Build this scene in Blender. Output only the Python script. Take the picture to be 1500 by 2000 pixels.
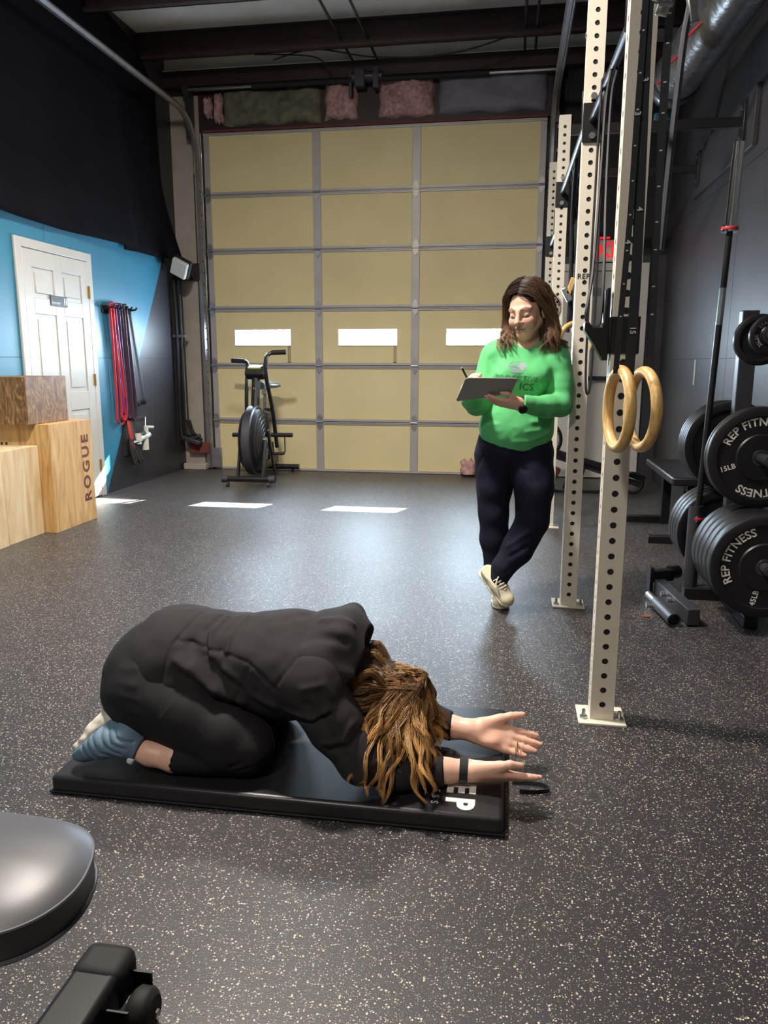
import bpy, bmesh, math, random
import numpy as np
from mathutils import Vector, Matrix
from mathutils.bvhtree import BVHTree
random.seed(7); RNG = np.random.default_rng(7)
for o in list(bpy.data.objects): bpy.data.objects.remove(o)
SC = bpy.context.scene; COL = SC.collection
# ---------------------------------------------------------------- camera
cd = bpy.data.cameras.new('camera'); cam = bpy.data.objects.new('camera', cd); COL.objects.link(cam)
cd.sensor_fit = 'VERTICAL'; cd.sensor_height = 36.0; cd.sensor_width = 27.0; cd.lens = 27.0; cd.clip_start = .05
_p, _y, _r = map(math.radians, (11.077, 9.273, 0.121))
fw = Vector((-math.sin(_y)*math.cos(_p), math.cos(_y)*math.cos(_p), -math.sin(_p)))
rt = Vector((math.cos(_y), math.sin(_y), 0)); up = rt.cross(fw)
rt = rt*math.cos(_r) + up*math.sin(_r); up = rt.cross(fw)
cam.matrix_world = Matrix(((rt.x, up.x, -fw.x, 0), (rt.y, up.y, -fw.y, 0), (rt.z, up.z, -fw.z, 1.18), (0, 0, 0, 1)))
SC.camera = cam
# ---------------------------------------------------------------- sky, sun, lamps, exposure
SC.view_settings.view_transform = 'Standard'; SC.view_settings.look = 'None'
SC.view_settings.gamma = 1.0; SC.view_settings.use_curve_mapping = False
SC.view_settings.exposure = 0.1
w = bpy.data.worlds.new('sky'); SC.world = w; w.use_nodes = True
bg = w.node_tree.nodes['Background']; bg.inputs[0].default_value = (.68, .82, 1.0, 1); bg.inputs[1].default_value = 190.0
def light(name, typ, loc, aim, power, col, size=.4, spread=None, shape='DISK'):
    l = bpy.data.lights.new(name, typ); o = bpy.data.objects.new(name, l); COL.objects.link(o)
    o.location = loc; l.energy = power; l.color = col
    d = Vector(aim) - Vector(loc); o.rotation_euler = d.to_track_quat('-Z', 'Y').to_euler()
    if typ == 'AREA': l.shape = shape; l.size = size
    if spread: l.spread = spread
    return o
sun = light('sun', 'SUN', (3, 12, 6), (3-.78, 12-2.11, 6-1.43), 170.0, (1, .95, .86)); sun.data.angle = math.radians(.6)
light('ceiling_lamp_main', 'AREA', (-1.35, 2.75, 3.92), (-1.35, 2.75, 0), 215, (1, .92, .82), .34)
light('ceiling_lamp_camera_side', 'AREA', (-1.2, -.9, 3.92), (-1.2, -.9, 0), 95, (1, .92, .82), .4)
light('ceiling_lamp_far_bay', 'AREA', (-1.5, 5.0, 3.92), (-1.5, 5.0, 0), 55, (1, .92, .82), .4, spread=2.0)
light('added_ceiling_fill', 'POINT', (-1.2, 2.75, 3.75), (0, 0, 0), 70, (1, .92, .84)).data.shadow_soft_size = .15  # fill light added to brighten the ceiling, no fixture of its own
light('added_ceiling_fill', 'POINT', (-1.5, 5.0, 3.75), (0, 0, 0), 14, (1, .92, .84)).data.shadow_soft_size = .15  # weaker added fill for the far part of the ceiling
WIN = [(-2.954, -2.342), (-1.813, -1.196), (-.674, -.06)]; WZ = (1.352, 1.509)
for a, b in WIN:                                    # portals only guide sampling of the sky through the panes
    o = light('window_portal', 'AREA', ((a+b)/2, 8.19, (WZ[0]+WZ[1])/2), ((a+b)/2, 0, (WZ[0]+WZ[1])/2), 1, (1, 1, 1), b-a, shape='RECTANGLE')
    o.data.size_y = WZ[1]-WZ[0]; o.data.cycles.is_portal = True

# ================================================================ helpers
def s2l(c):
    if isinstance(c, str): c = [int(c.lstrip('#')[i:i+2], 16)/255 for i in (0, 2, 4)]
    return tuple(x/12.92 if x <= .04045 else ((x+.055)/1.055)**2.4 for x in c[:3])
MATS = {}
def mat(name, col, rough=.5, metal=0., spec=.5, var=0., vscale=6., bump=0., bscale=80., coat=0., emit=0., stretch=None, attr=None, sheen=0., trans=0., col2=None, sss=0.):
    m = bpy.data.materials.new(name); m.use_nodes = True; nt = m.node_tree; N = nt.nodes; L = nt.links
    b = N['Principled BSDF']; c = s2l(col); b.inputs['Base Color'].default_value = (*c, 1)
    b.inputs['Roughness'].default_value = rough; b.inputs['Metallic'].default_value = metal
    b.inputs['Specular IOR Level'].default_value = spec; b.inputs['Coat Weight'].default_value = coat
    if sheen: b.inputs['Sheen Weight'].default_value = sheen; b.inputs['Sheen Roughness'].default_value = .4
    if trans: b.inputs['Alpha'].default_value = 1-trans
    if sss: b.inputs['Subsurface Weight'].default_value = sss; b.inputs['Subsurface Radius'].default_value = (.012, .004, .002); b.inputs['Subsurface Scale'].default_value = 1.
    if emit: b.inputs['Emission Color'].default_value = (*c, 1); b.inputs['Emission Strength'].default_value = emit
    co = N.new('ShaderNodeNewGeometry').outputs['Position']
    if stretch:
        mp = N.new('ShaderNodeMapping'); mp.inputs['Scale'].default_value = stretch; L.new(co, mp.inputs[0]); co = mp.outputs[0]
    src = None
    if attr:
        a = N.new('ShaderNodeAttribute'); a.attribute_name = attr; src = a.outputs['Color']; L.new(src, b.inputs['Base Color'])
    if var or col2:
        n = N.new('ShaderNodeTexNoise'); n.inputs['Scale'].default_value = vscale; n.inputs['Detail'].default_value = 5; L.new(co, n.inputs['Vector'])
        mx = N.new('ShaderNodeMix'); mx.data_type = 'RGBA'
        r = N.new('ShaderNodeMapRange'); r.inputs[1].default_value = .3; r.inputs[2].default_value = .7; L.new(n.outputs[0], r.inputs[0]); L.new(r.outputs[0], mx.inputs[0])
        if col2: A, B = c, s2l(col2)
        else: A, B = [x*(1-var) for x in c], [min(1, x*(1+var)) for x in c]
        if src:
            mx.blend_type = 'MULTIPLY'; mx.inputs[0].default_value = 1
            r.inputs[3].default_value = 0; r.inputs[4].default_value = 1
            L.new(src, mx.inputs[6]); mx.inputs[7].default_value = (1-var, 1-var, 1-var, 1)
        else: mx.inputs[6].default_value = (*A, 1); mx.inputs[7].default_value = (*B, 1)
        L.new(mx.outputs[2], b.inputs['Base Color'])
    if bump:
        n2 = N.new('ShaderNodeTexNoise'); n2.inputs['Scale'].default_value = bscale; n2.inputs['Detail'].default_value = 3; L.new(co, n2.inputs['Vector'])
        bp = N.new('ShaderNodeBump'); bp.inputs['Strength'].default_value = bump; bp.inputs['Distance'].default_value = .004
        L.new(n2.outputs[0], bp.inputs['Height']); L.new(bp.outputs[0], b.inputs['Normal'])
    MATS[name] = m; return m

OW = {}                                             # world origin of every object built here
def tag(o, label=None, cat=None, group=None, kind=None):
    if label: o['label'] = label
    if cat: o['category'] = cat
    if group: o['group'] = group
    if kind: o['kind'] = kind
    return o
def thing(name, loc, label=None, cat=None, group=None, kind=None):
    o = bpy.data.objects.new(name, None); COL.objects.link(o); o.location = loc; o.empty_display_size = .05
    OW[o] = Vector(loc); return tag(o, label, cat, group, kind)
def link_mesh(name, me, m, parent=None, origin=None, sharp=35):
    if m is not None:
        for x in (m if isinstance(m, (list, tuple)) else [m]): me.materials.append(x)
    n = len(me.vertices); co = np.empty(n*3, np.float32); me.vertices.foreach_get('co', co); co = co.reshape(-1, 3)
    if origin is None:
        lo, hi = co.min(0), co.max(0); origin = ((lo[0]+hi[0])/2, (lo[1]+hi[1])/2, (lo[2]) if parent is None else (lo[2]+hi[2])/2)
    co -= np.array(origin, np.float32); me.vertices.foreach_set('co', co.ravel())
    me.polygons.foreach_set('use_smooth', [True]*len(me.polygons))
    if sharp: me.set_sharp_from_angle(angle=math.radians(sharp))
    me.update()
    o = bpy.data.objects.new(name, me); COL.objects.link(o); OW[o] = Vector(origin)
    if parent is not None: o.parent = parent; o.location = Vector(origin) - OW[parent]
    else: o.location = origin
    return o
V3 = lambda *a: Vector(a[0]) if len(a) == 1 else Vector(a)
def frame_of(d):
    d = Vector(d).normalized(); a = Vector((0, 0, 1)) if abs(d.z) < .9 else Vector((1, 0, 0))
    u = d.cross(a).normalized(); return u, d.cross(u).normalized(), d
class MB:
    def __init__(s): s.v = []; s.f = []; s.mi = []
    def add(s, vs, fs, mi=0):
        o = len(s.v); s.v += [tuple(x) for x in vs]; s.f += [tuple(i+o for i in f) for f in fs]; s.mi += [mi]*len(fs); return s
    def box(s, c, d, R=None, mi=0):
        vs = []
        for sx, sy, sz in ((-1,-1,-1),(1,-1,-1),(1,1,-1),(-1,1,-1),(-1,-1,1),(1,-1,1),(1,1,1),(-1,1,1)):
            p = Vector((sx*d[0]/2, sy*d[1]/2, sz*d[2]/2)); p = (R @ p if R else p) + Vector(c); vs.append(p)
        return s.add(vs, [(0,3,2,1),(4,5,6,7),(0,1,5,4),(1,2,6,5),(2,3,7,6),(3,0,4,7)], mi)
    def bx(s, x0, x1, y0, y1, z0, z1, mi=0): return s.box(((x0+x1)/2, (y0+y1)/2, (z0+z1)/2), (abs(x1-x0), abs(y1-y0), abs(z1-z0)), None, mi)
    def cyl(s, p0, p1, r0, r1=None, n=16, caps=True, mi=0):
        p0, p1 = V3(p0), V3(p1); r1 = r0 if r1 is None else r1; u, v, _ = frame_of(p1-p0); vs = []
        for p, r in ((p0, r0), (p1, r1)):
            for i in range(n): a = 2*math.pi*i/n; vs.append(p + u*r*math.cos(a) + v*r*math.sin(a))
        fs = [(i, (i+1) % n, n+(i+1) % n, n+i) for i in range(n)]
        if caps: fs += [tuple(range(n))[::-1], tuple(range(n, 2*n))]
        return s.add(vs, fs, mi)
    def tube(s, pts, r, n=8, closed=False, mi=0, flat=1., up=None):
        P = [V3(p) for p in pts]; m = len(P); rr = r if isinstance(r, (list, tuple, np.ndarray)) else [r]*m
        T = []
        for i in range(m):
            a, b = (P[(i-1) % m], P[(i+1) % m]) if closed else (P[max(i-1, 0)], P[min(i+1, m-1)]); T.append((b-a).normalized())
        u = (V3(up) - T[0]*V3(up).dot(T[0])).normalized() if up is not None else frame_of(T[0])[0]; vs = []
        for i in range(m):
            if up is not None: u = V3(up)
            u = (u - T[i]*u.dot(T[i])).normalized(); v = T[i].cross(u)
            for k in range(n): a = 2*math.pi*k/n; vs.append(P[i] + u*rr[i]*math.cos(a) + v*rr[i]*flat*math.sin(a))
        fs = []; M = m if closed else m-1
        for i in range(M):
            j = (i+1) % m
            for k in range(n): fs.append((i*n+k, i*n+(k+1) % n, j*n+(k+1) % n, j*n+k))
        if not closed: fs += [tuple(range(n))[::-1], tuple(range((m-1)*n, m*n))]
        return s.add(vs, fs, mi)
    def lathe(s, prof, o, axis, n=40, mi=0):
        u, v, d = frame_of(axis); o = V3(o); vs = []; m = len(prof)
        for r, h in prof:
            for i in range(n): a = 2*math.pi*i/n; vs.append(o + d*h + (u*math.cos(a)+v*math.sin(a))*max(r, 1e-5))
        fs = [(i*n+k, i*n+(k+1) % n, (i+1)*n+(k+1) % n, (i+1)*n+k) for i in range(m-1) for k in range(n)]
        return s.add(vs, fs, mi)
    def prism(s, poly, o, u, v, wv, mi=0):
        o, u, v, wv = V3(o), V3(u), V3(v), V3(wv); n = len(poly)
        vs = [o+u*a+v*b for a, b in poly]; vs += [p+wv for p in vs]
        fs = [tuple(range(n))[::-1], tuple(range(n, 2*n))] + [(i, (i+1) % n, n+(i+1) % n, n+i) for i in range(n)]
        return s.add(vs, fs, mi)
    def strap(s, pts, wdir, wd, th, mi=0):           # flat band along a path
        P = [V3(p) for p in pts]; wv = V3(wdir).normalized()*wd/2; vs = []
        for i, p in enumerate(P):
            t = (P[min(i+1, len(P)-1)]-P[max(i-1, 0)]).normalized(); nn = t.cross(wv).normalized()*th/2
            vs += [p-wv-nn, p+wv-nn, p+wv+nn, p-wv+nn]
        fs = [(0, 1, 2, 3), tuple(len(vs)-4+k for k in (3, 2, 1, 0))]
        for i in range(len(P)-1):
            for k in range(4): fs.append((i*4+k, i*4+(k+1) % 4, i*4+4+(k+1) % 4, i*4+4+k))
        return s.add(vs, fs, mi)
    def xf(s, M):
        s.v = [tuple(M @ Vector(p)) for p in s.v]; return s
    def mesh(s, name):
        me = bpy.data.meshes.new(name); me.from_pydata(s.v, [], s.f); me.polygons.foreach_set('material_index', s.mi)
        bm = bmesh.new(); bm.from_mesh(me); bmesh.ops.recalc_face_normals(bm, faces=bm.faces); bm.to_mesh(me); bm.free(); return me
    def build(s, name, m, parent=None, bevel=0., seg=2, origin=None, sharp=35):
        o = link_mesh(name, s.mesh(name), m, parent, origin, sharp)
        if bevel:
            b = o.modifiers.new('bevel', 'BEVEL'); b.width = bevel; b.segments = seg; b.limit_method = 'ANGLE'; b.angle_limit = math.radians(40); b.harden_normals = False
        return o
def copy_tree(o, parent=None, dloc=(0, 0, 0)):
    c = o.copy(); COL.objects.link(c); OW[c] = OW[o]+Vector(dloc)
    if parent is not None: c.parent = parent
    else: c.location = o.location + Vector(dloc)
    for ch in list(o.children):
        k = copy_tree(ch, c); OW[k] = OW[ch]+Vector(dloc)
    return c
def text_mb(txt, size, bold=0., ext=.0008, spacing=1., shear=0., align='CENTER', res=3):
    c = bpy.data.curves.new('t', 'FONT'); c.body = txt; c.size = size; c.offset = bold*size; c.extrude = ext; c.space_character = spacing
    c.shear = shear; c.align_x = align; c.align_y = 'CENTER'; c.resolution_u = res
    o = bpy.data.objects.new('t', c); COL.objects.link(o); dg = bpy.context.evaluated_depsgraph_get()
    me = bpy.data.meshes.new_from_object(o.evaluated_get(dg)); b = MB()
    b.add([tuple(v.co) for v in me.vertices], [tuple(p.vertices) for p in me.polygons])
    bpy.data.objects.remove(o); bpy.data.curves.remove(c); bpy.data.meshes.remove(me); return b
def place(b, o, x, y):                               # text plane -> world: right x, up y
    x, y = V3(x).normalized(), V3(y).normalized(); z = x.cross(y); o = V3(o)
    return b.xf(Matrix(((x.x, y.x, z.x, o.x), (x.y, y.y, z.y, o.y), (x.z, y.z, z.z, o.z), (0, 0, 0, 1))))
def bend(b, R, a0=math.pi/2, inward=False):          # wrap text along a circle of radius R centred at 0,0
    o = []
    for x, y, z in b.v:
        if inward: a = a0 + x/R; r = R-y
        else: a = a0 - x/R; r = R+y
        o.append((r*math.cos(a), r*math.sin(a), z))
    b.v = o; return b
def smooth_path(pts, n=8):                           # Catmull-Rom
    P = [V3(p) for p in pts]; out = []
    for i in range(len(P)-1):
        a, b, c, d = P[max(i-1, 0)], P[i], P[i+1], P[min(i+2, len(P)-1)]
        for k in range(n):
            t = k/n; out.append(.5*((2*b)+(c-a)*t+(2*a-5*b+4*c-d)*t*t+(3*b-a-3*c+d)*t**3))
    out.append(P[-1]); return out
# ================================================================ materials
def nodes(m): return m.node_tree.nodes, m.node_tree.links, m.node_tree.nodes['Principled BSDF']
M = MATS
mat('rubber_floor', '#3a3839', .5, spec=.5)
N, L, b = nodes(M['rubber_floor'])
g = N.new('ShaderNodeNewGeometry').outputs['Position']
def speck(scale, thr, dist):
    v = N.new('ShaderNodeTexVoronoi'); v.inputs['Scale'].default_value = scale; v.inputs['Randomness'].default_value = 1
    n = N.new('ShaderNodeTexNoise'); n.inputs['Scale'].default_value = scale*1.6; L.new(g, n.inputs['Vector'])
    ad = N.new('ShaderNodeMix'); ad.data_type = 'VECTOR'; ad.inputs[0].default_value = .0035
    L.new(g, ad.inputs[4]); L.new(n.outputs['Color'], ad.inputs[5]); L.new(ad.outputs[1], v.inputs['Vector'])
    sp = N.new('ShaderNodeSeparateColor'); L.new(v.outputs['Color'], sp.inputs[0])
    a = N.new('ShaderNodeMath'); a.operation = 'GREATER_THAN'; a.inputs[1].default_value = thr; L.new(sp.outputs[0], a.inputs[0])
    sz = N.new('ShaderNodeMath'); sz.operation = 'MULTIPLY_ADD'; sz.inputs[1].default_value = dist; sz.inputs[2].default_value = dist*.35; L.new(sp.outputs[1], sz.inputs[0])
    d = N.new('ShaderNodeMath'); d.operation = 'LESS_THAN'; L.new(v.outputs['Distance'], d.inputs[0]); L.new(sz.outputs[0], d.inputs[1])
    q = N.new('ShaderNodeMath'); q.operation = 'MULTIPLY'; L.new(a.outputs[0], q.inputs[0]); L.new(d.outputs[0], q.inputs[1]); return q.outputs[0], sp.outputs[2]
s1, rnd = speck(190, .74, .34); s2, _ = speck(370, .78, .34)
mx = N.new('ShaderNodeMath'); mx.operation = 'MAXIMUM'; L.new(s1, mx.inputs[0]); L.new(s2, mx.inputs[1])
n0 = N.new('ShaderNodeTexNoise'); n0.inputs['Scale'].default_value = 260; n0.inputs['Detail'].default_value = 2; L.new(g, n0.inputs['Vector'])
big = N.new('ShaderNodeTexNoise'); big.inputs['Scale'].default_value = 1.3; big.inputs['Detail'].default_value = 5; L.new(g, big.inputs['Vector'])
base = N.new('ShaderNodeMix'); base.data_type = 'RGBA'; L.new(n0.outputs[0], base.inputs[0]); base.inputs[6].default_value = (*s2l('#1f1d21'), 1); base.inputs[7].default_value = (*s2l('#373539'), 1)
spc = N.new('ShaderNodeMix'); spc.data_type = 'RGBA'; L.new(rnd, spc.inputs[0]); spc.inputs[6].default_value = (*s2l('#d8ccb4'), 1); spc.inputs[7].default_value = (*s2l('#8f8a84'), 1)
fin = N.new('ShaderNodeMix'); fin.data_type = 'RGBA'; L.new(mx.outputs[0], fin.inputs[0]); L.new(base.outputs[2], fin.inputs[6]); L.new(spc.outputs[2], fin.inputs[7]); L.new(fin.outputs[2], b.inputs['Base Color'])
rr = N.new('ShaderNodeMapRange'); rr.inputs[3].default_value = .38; rr.inputs[4].default_value = .5; L.new(big.outputs[0], rr.inputs[0]); L.new(rr.outputs[0], b.inputs['Roughness'])
bp = N.new('ShaderNodeBump'); bp.inputs['Strength'].default_value = .35; bp.inputs['Distance'].default_value = .0015; L.new(n0.outputs[0], bp.inputs['Height']); L.new(bp.outputs[0], b.inputs['Normal'])

mat('blue_black_paint', '#4fa6c4', .42)
N, L, b = nodes(M['blue_black_paint']); g = N.new('ShaderNodeNewGeometry').outputs['Position']
sx = N.new('ShaderNodeSeparateXYZ'); L.new(g, sx.inputs[0])
a = N.new('ShaderNodeMath'); a.operation = 'MULTIPLY_ADD'; a.inputs[1].default_value = -.632; L.new(sx.outputs[2], a.inputs[0]); L.new(sx.outputs[1], a.inputs[2])
c = N.new('ShaderNodeMath'); c.operation = 'GREATER_THAN'; c.inputs[1].default_value = 6.37; L.new(a.outputs[0], c.inputs[0])
c2 = N.new('ShaderNodeMath'); c2.operation = 'GREATER_THAN'; c2.inputs[1].default_value = 2.3; L.new(sx.outputs[2], c2.inputs[0])
cm = N.new('ShaderNodeMath'); cm.operation = 'MAXIMUM'; L.new(c.outputs[0], cm.inputs[0]); L.new(c2.outputs[0], cm.inputs[1]); c = cm
n = N.new('ShaderNodeTexNoise'); n.inputs['Scale'].default_value = 3; n.inputs['Detail'].default_value = 6; L.new(g, n.inputs['Vector'])
bl = N.new('ShaderNodeMix'); bl.data_type = 'RGBA'; L.new(n.outputs[0], bl.inputs[0]); bl.inputs[6].default_value = (*s2l('#29718d'), 1); bl.inputs[7].default_value = (*s2l('#337f9c'), 1)
fm = N.new('ShaderNodeMix'); fm.data_type = 'RGBA'; L.new(c.outputs[0], fm.inputs[0]); L.new(bl.outputs[2], fm.inputs[6]); fm.inputs[7].default_value = (*s2l('#2f2d33'), 1); L.new(fm.outputs[2], b.inputs['Base Color'])
def grain(name, c1, c2, c3, scale=(14, 14, 1.6), rough=.55, dist=3.):
    m = mat(name, c1, rough); N, L, b = nodes(m); g = N.new('ShaderNodeNewGeometry').outputs['Position']
    mp = N.new('ShaderNodeMapping'); mp.inputs['Scale'].default_value = scale; L.new(g, mp.inputs[0])
    n = N.new('ShaderNodeTexNoise'); n.inputs['Scale'].default_value = 1.; n.inputs['Detail'].default_value = 6; n.inputs['Distortion'].default_value = dist; n.inputs['Roughness'].default_value = .6; L.new(mp.outputs[0], n.inputs['Vector'])
    r = N.new('ShaderNodeValToRGB'); r.color_ramp.elements[0].position = .3; r.color_ramp.elements[1].position = .7
    r.color_ramp.elements[0].color = (*s2l(c2), 1); r.color_ramp.elements[1].color = (*s2l(c3), 1); e = r.color_ramp.elements.new(.5); e.color = (*s2l(c1), 1)
    L.new(n.outputs[0], r.inputs[0]); L.new(r.outputs[0], b.inputs['Base Color'])
    bp = N.new('ShaderNodeBump'); bp.inputs['Strength'].default_value = .15; bp.inputs['Distance'].default_value = .003; L.new(n.outputs[0], bp.inputs['Height']); L.new(bp.outputs[0], b.inputs['Normal']); return m
grain('ply_amber', '#c69e66', '#ad8049', '#d6b480', (8, 8, 1.1)); grain('ply_pale', '#d6bd95', '#c5a678', '#e2d2b4', (8, 8, 1.1)); grain('ply_edge', '#7d5c30', '#5d4322', '#947145', (6, 6, 60))
grain('ply_dark', '#7b5a38', '#46301c', '#b08a58', (11, 11, 4), .5, 5.)
grain('ring_wood', '#d3ab6c', '#bd9150', '#dfbd84', (160, 160, 20), .35, .3)
mat('right_paint', '#363438', .45, var=.22, vscale=2.5); mat('beige_wall', '#a59d92', .7, var=.08); mat('maroon_steel', '#2e1b20', .55, var=.2)
mat('ceiling_white', '#d2cecc', .75, var=.12, vscale=1.2); mat('black_cloth', '#0d0b11', .95, spec=.08, var=.25, vscale=2.); mat('galv', '#9c9aa0', .42, .85, var=.12, vscale=12)
mat('door_tan', '#dacb9b', .6, var=.05, vscale=2.); mat('door_rail', '#a9a5a4', .5, .25, var=.06); mat('hinge_white', '#ebe6d6', .5); mat('white_paint', '#c6c2bb', .35, var=.03); mat('brass', '#c9ad62', .3, .9)
mat('black_paint', '#151417', .38); mat('black_matte', '#131215', .7); mat('dark_steel', '#48484e', .4, .5, var=.15); mat('chrome', '#cfd0d4', .16, 1.); mat('zinc', '#bfc2c0', .3, 1., var=.1)
mat('rack_white', '#ddd5c5', .4, var=.03); mat('vinyl', '#434348', .44, spec=.75, bump=.04, bscale=700); mat('vinyl_mat', '#1f1d20', .36, var=.1, bump=.05, bscale=300)
mat('print_white', '#e4e0d8', .5); mat('print_grey', '#b9b6b4', .5); mat('bumper', '#161518', .42, var=.12, bump=.1, bscale=200); mat('iron_plate', '#1e1d21', .35, .2, var=.1)
mat('strap_black', '#1b1c22', .8, bump=.4, bscale=300); mat('red', '#c3303a', .5); mat('red_print', '#d83a34', .5); mat('band_red', '#c92f3f', .45); mat('band_blue', '#1d3d86', .45); mat('band_purple', '#4a3547', .5); mat('band_black', '#26232a', .5)
mat('plastic_white', '#d9d6cd', .4); mat('plastic_wrap', '#4c4c51', .25, spec=.7, var=.35, vscale=9, bump=.8, bscale=25); mat('insul_pink', '#b58f8c', .95, var=.35, vscale=25, bump=1., bscale=60); mat('insul_green', '#6a6854', .9, var=.3, vscale=14, bump=.8, bscale=30); mat('insul_grey', '#6f6e78', .6, var=.15, bump=.5, bscale=12)
mat('clip_grey', '#8d8b88', .35); mat('brick_red', '#6b3430', .8, var=.3); mat('leaf', '#7a4a2c', .8); mat('teal', '#1d5566', .5); mat('green_lcd', '#8a9a3c', .3); mat('seat_vinyl', '#5a6066', .25, .0, coat=.5)
mat('exit_red', '#ff2433', .4, emit=.7); mat('exit_face', '#b9a89c', .5, emit=.15); mat('lamp_face', '#d8d6d0', .4)
gl = bpy.data.materials.new('pane_glass'); gl.use_nodes = True; MATS['pane_glass'] = gl; nt = gl.node_tree; nt.nodes.clear()
_o = nt.nodes.new('ShaderNodeOutputMaterial'); _m = nt.nodes.new('ShaderNodeMixShader'); _t = nt.nodes.new('ShaderNodeBsdfTransparent'); _g = nt.nodes.new('ShaderNodeBsdfGlossy'); _g.inputs['Roughness'].default_value = .05
_t.inputs[0].default_value = (.93, .96, .96, 1); _m.inputs[0].default_value = .06; nt.links.new(_t.outputs[0], _m.inputs[1]); nt.links.new(_g.outputs[0], _m.inputs[2]); nt.links.new(_m.outputs[0], _o.inputs[0])
# ================================================================ the setting
XL, XR, YB, YF, ZC = -3.58, 1.45, 8.13, -3.6, 4.2
tag(MB().bx(XL-.1, XR+.1, YF-.1, YB+.25, -.08, 0).build('floor', M['rubber_floor']), 'black rubber gym floor with pale speckles', kind='structure')
cl = tag(MB().bx(XL-.1, XR+.1, YF-.1, YB+.2, ZC, ZC+.08).build('ceiling', M['ceiling_white']), 'dim white roof liner above dark purlins', kind='structure')
for y in (7.45, 6.42, 5.3, 4.1, 2.8, 1.5, .2, -1.2, -2.6):
    p = MB(); p.bx(XL, XR, y-.035, y+.035, ZC-.235, ZC-.215); p.bx(XL, XR, y+.02, y+.035, ZC-.235, ZC); p.bx(XL, XR, y-.0, y+.09, ZC-.02, ZC)
    p.build('purlin', M['maroon_steel'], cl)
for x in (-1.62, -1.38, .02, .12):
    MB().cyl((x, 4.5, ZC-.2), (x, 8.0, ZC-.16), .012, n=8).build('sag_rod', M['black_matte'], cl)
p = MB(); p.bx(XL, XR, YB-.14, YB-.02, ZC-.3, ZC-.15); p.build('eave_beam', M['maroon_steel'], cl)
MB().bx(XL, XR, YB-.10, YB-.03, ZC-.148, ZC-.0).bx(XL, XR, YB-.15, YB-.1, ZC-.155, ZC-.148).build('liner_strip', M['ceiling_white'], cl)
MB().tube(smooth_path([(-2.3, 7.6, 3.95), (-1.9, 7.6, 4.02), (-1.3, 7.55, 3.9), (-.6, 7.5, 3.88), (0.0, 7.45, 4.0)], 6), .007, n=6).build('cable', M['black_matte'], cl)
MB().tube(smooth_path([(-2.45, 7.5, 3.97), (-2.2, 7.6, 3.99), (-1.9, 7.7, 3.98), (-1.78, 7.8, 3.86)], 6), .006, n=6).build('cable', M['black_matte'], cl)
# side walls: plywood sheets on a backing, seams recessed
def sheet_wall(name, x0, side, m, label, y0=YF, y1=YB):
    wl = tag(MB().bx(x0, x0-side*.1, y0-.1, y1+.1, 0, ZC).build(name, M['black_matte']), label, kind='structure')
    zs = [(0, 1.205), (1.208, 2.42), (2.423, 3.3), (3.303, ZC)]
    for k, (za, zb) in enumerate(zs):
        y = y1
        while y > y0+.05:
            ya = max(y-2.44, y0); MB().bx(x0, x0+side*.009, ya+.0015, y-.0015, za, zb).build('plywood_sheet', m, wl); y -= 2.443
    return wl
sheet_wall('wall_left', XL-.009, 1, M['blue_black_paint'], 'left wall painted blue with a slanting black corner')
wr = sheet_wall('wall_right', XR+.009, -1, M['right_paint'], 'dark grey painted plywood wall behind the weights')
MB().bx(XR-.004, XR+.002, 6.56, 6.61, 1.0, 1.2).build('wall_slot', M['beige_wall'], wr)
tag(MB().bx(XL-.1, XR+.1, YF-.1, YF, 0, ZC).build('wall_front', M['beige_wall']), 'plain wall behind the viewer', kind='structure')
wb = MB(); wb.bx(.30, XR, YB, YB+.12, 0, ZC); wb.bx(XL-.1, XR, YB, YB+.12, 3.5, ZC)
wb = tag(wb.build('wall_back', M['maroon_steel']), 'end wall around the overhead door with dark steel header', kind='structure')
MB().bx(XL-.1, -3.27, YB-.012, YB+.12, 0, 3.85).build('wall_panel', M['beige_wall'], wb)
MB().bx(.32, XR, YB-.006, YB, 2.2, 3.9).build('wall_panel', M['black_matte'], wb)
MB().bx(.32, XR, YB-.006, YB, 0, 2.2).build('wall_panel', M['right_paint'], wb)
MB().bx(-3.56, -3.27, YB-.06, YB-.012, 2.03, 2.2).build('girt', M['maroon_steel'], wb, .004)
MB().bx(-3.5, -3.27, YB-.1, YB-.012, .18, .3).build('girt', M['brick_red'], wb, .006)
MB().bx(-3.56, -3.3, YB-.14, YB-.012, 0, .07).build('sill_block', M['beige_wall'], wb, .01)
# ---- white six-panel door with sign
d1 = thing('door_1', (XL, 5.8, 0), 'white six-panel washroom door in the blue wall', kind='structure')
Y0, Y1, ZT = 5.36, 6.25, 2.0
f = MB(); f.bx(XL, XL+.022, Y0-.075, Y0, 0, ZT+.07); f.bx(XL, XL+.022, Y1, Y1+.075, 0, ZT+.07); f.bx(XL, XL+.022, Y0, Y1, ZT, ZT+.07)
f.build('door_frame', M['white_paint'], d1, .005)
slab = MB().bx(XL, XL+.012, Y0+.003, Y1-.003, .012, ZT-.004).build('door_leaf', M['white_paint'], d1)
st = MB(); WY = Y1-Y0; cols = [(Y0+.11, Y0+WY/2-.055), (Y0+WY/2+.055, Y1-.11)]; rows = [(.22, .82), (.95, 1.5), (1.62, 1.88)]
rows = [(.2, .78), (.93, 1.53), (1.65, 1.87)]
ys = [Y0+.003, cols[0][0], cols[0][1], cols[1][0], cols[1][1], Y1-.003]
for a, bb in ((ys[0], ys[1]), (ys[2], ys[3]), (ys[4], ys[5])): st.bx(XL+.012, XL+.02, a, bb, .012, ZT-.004)
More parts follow.
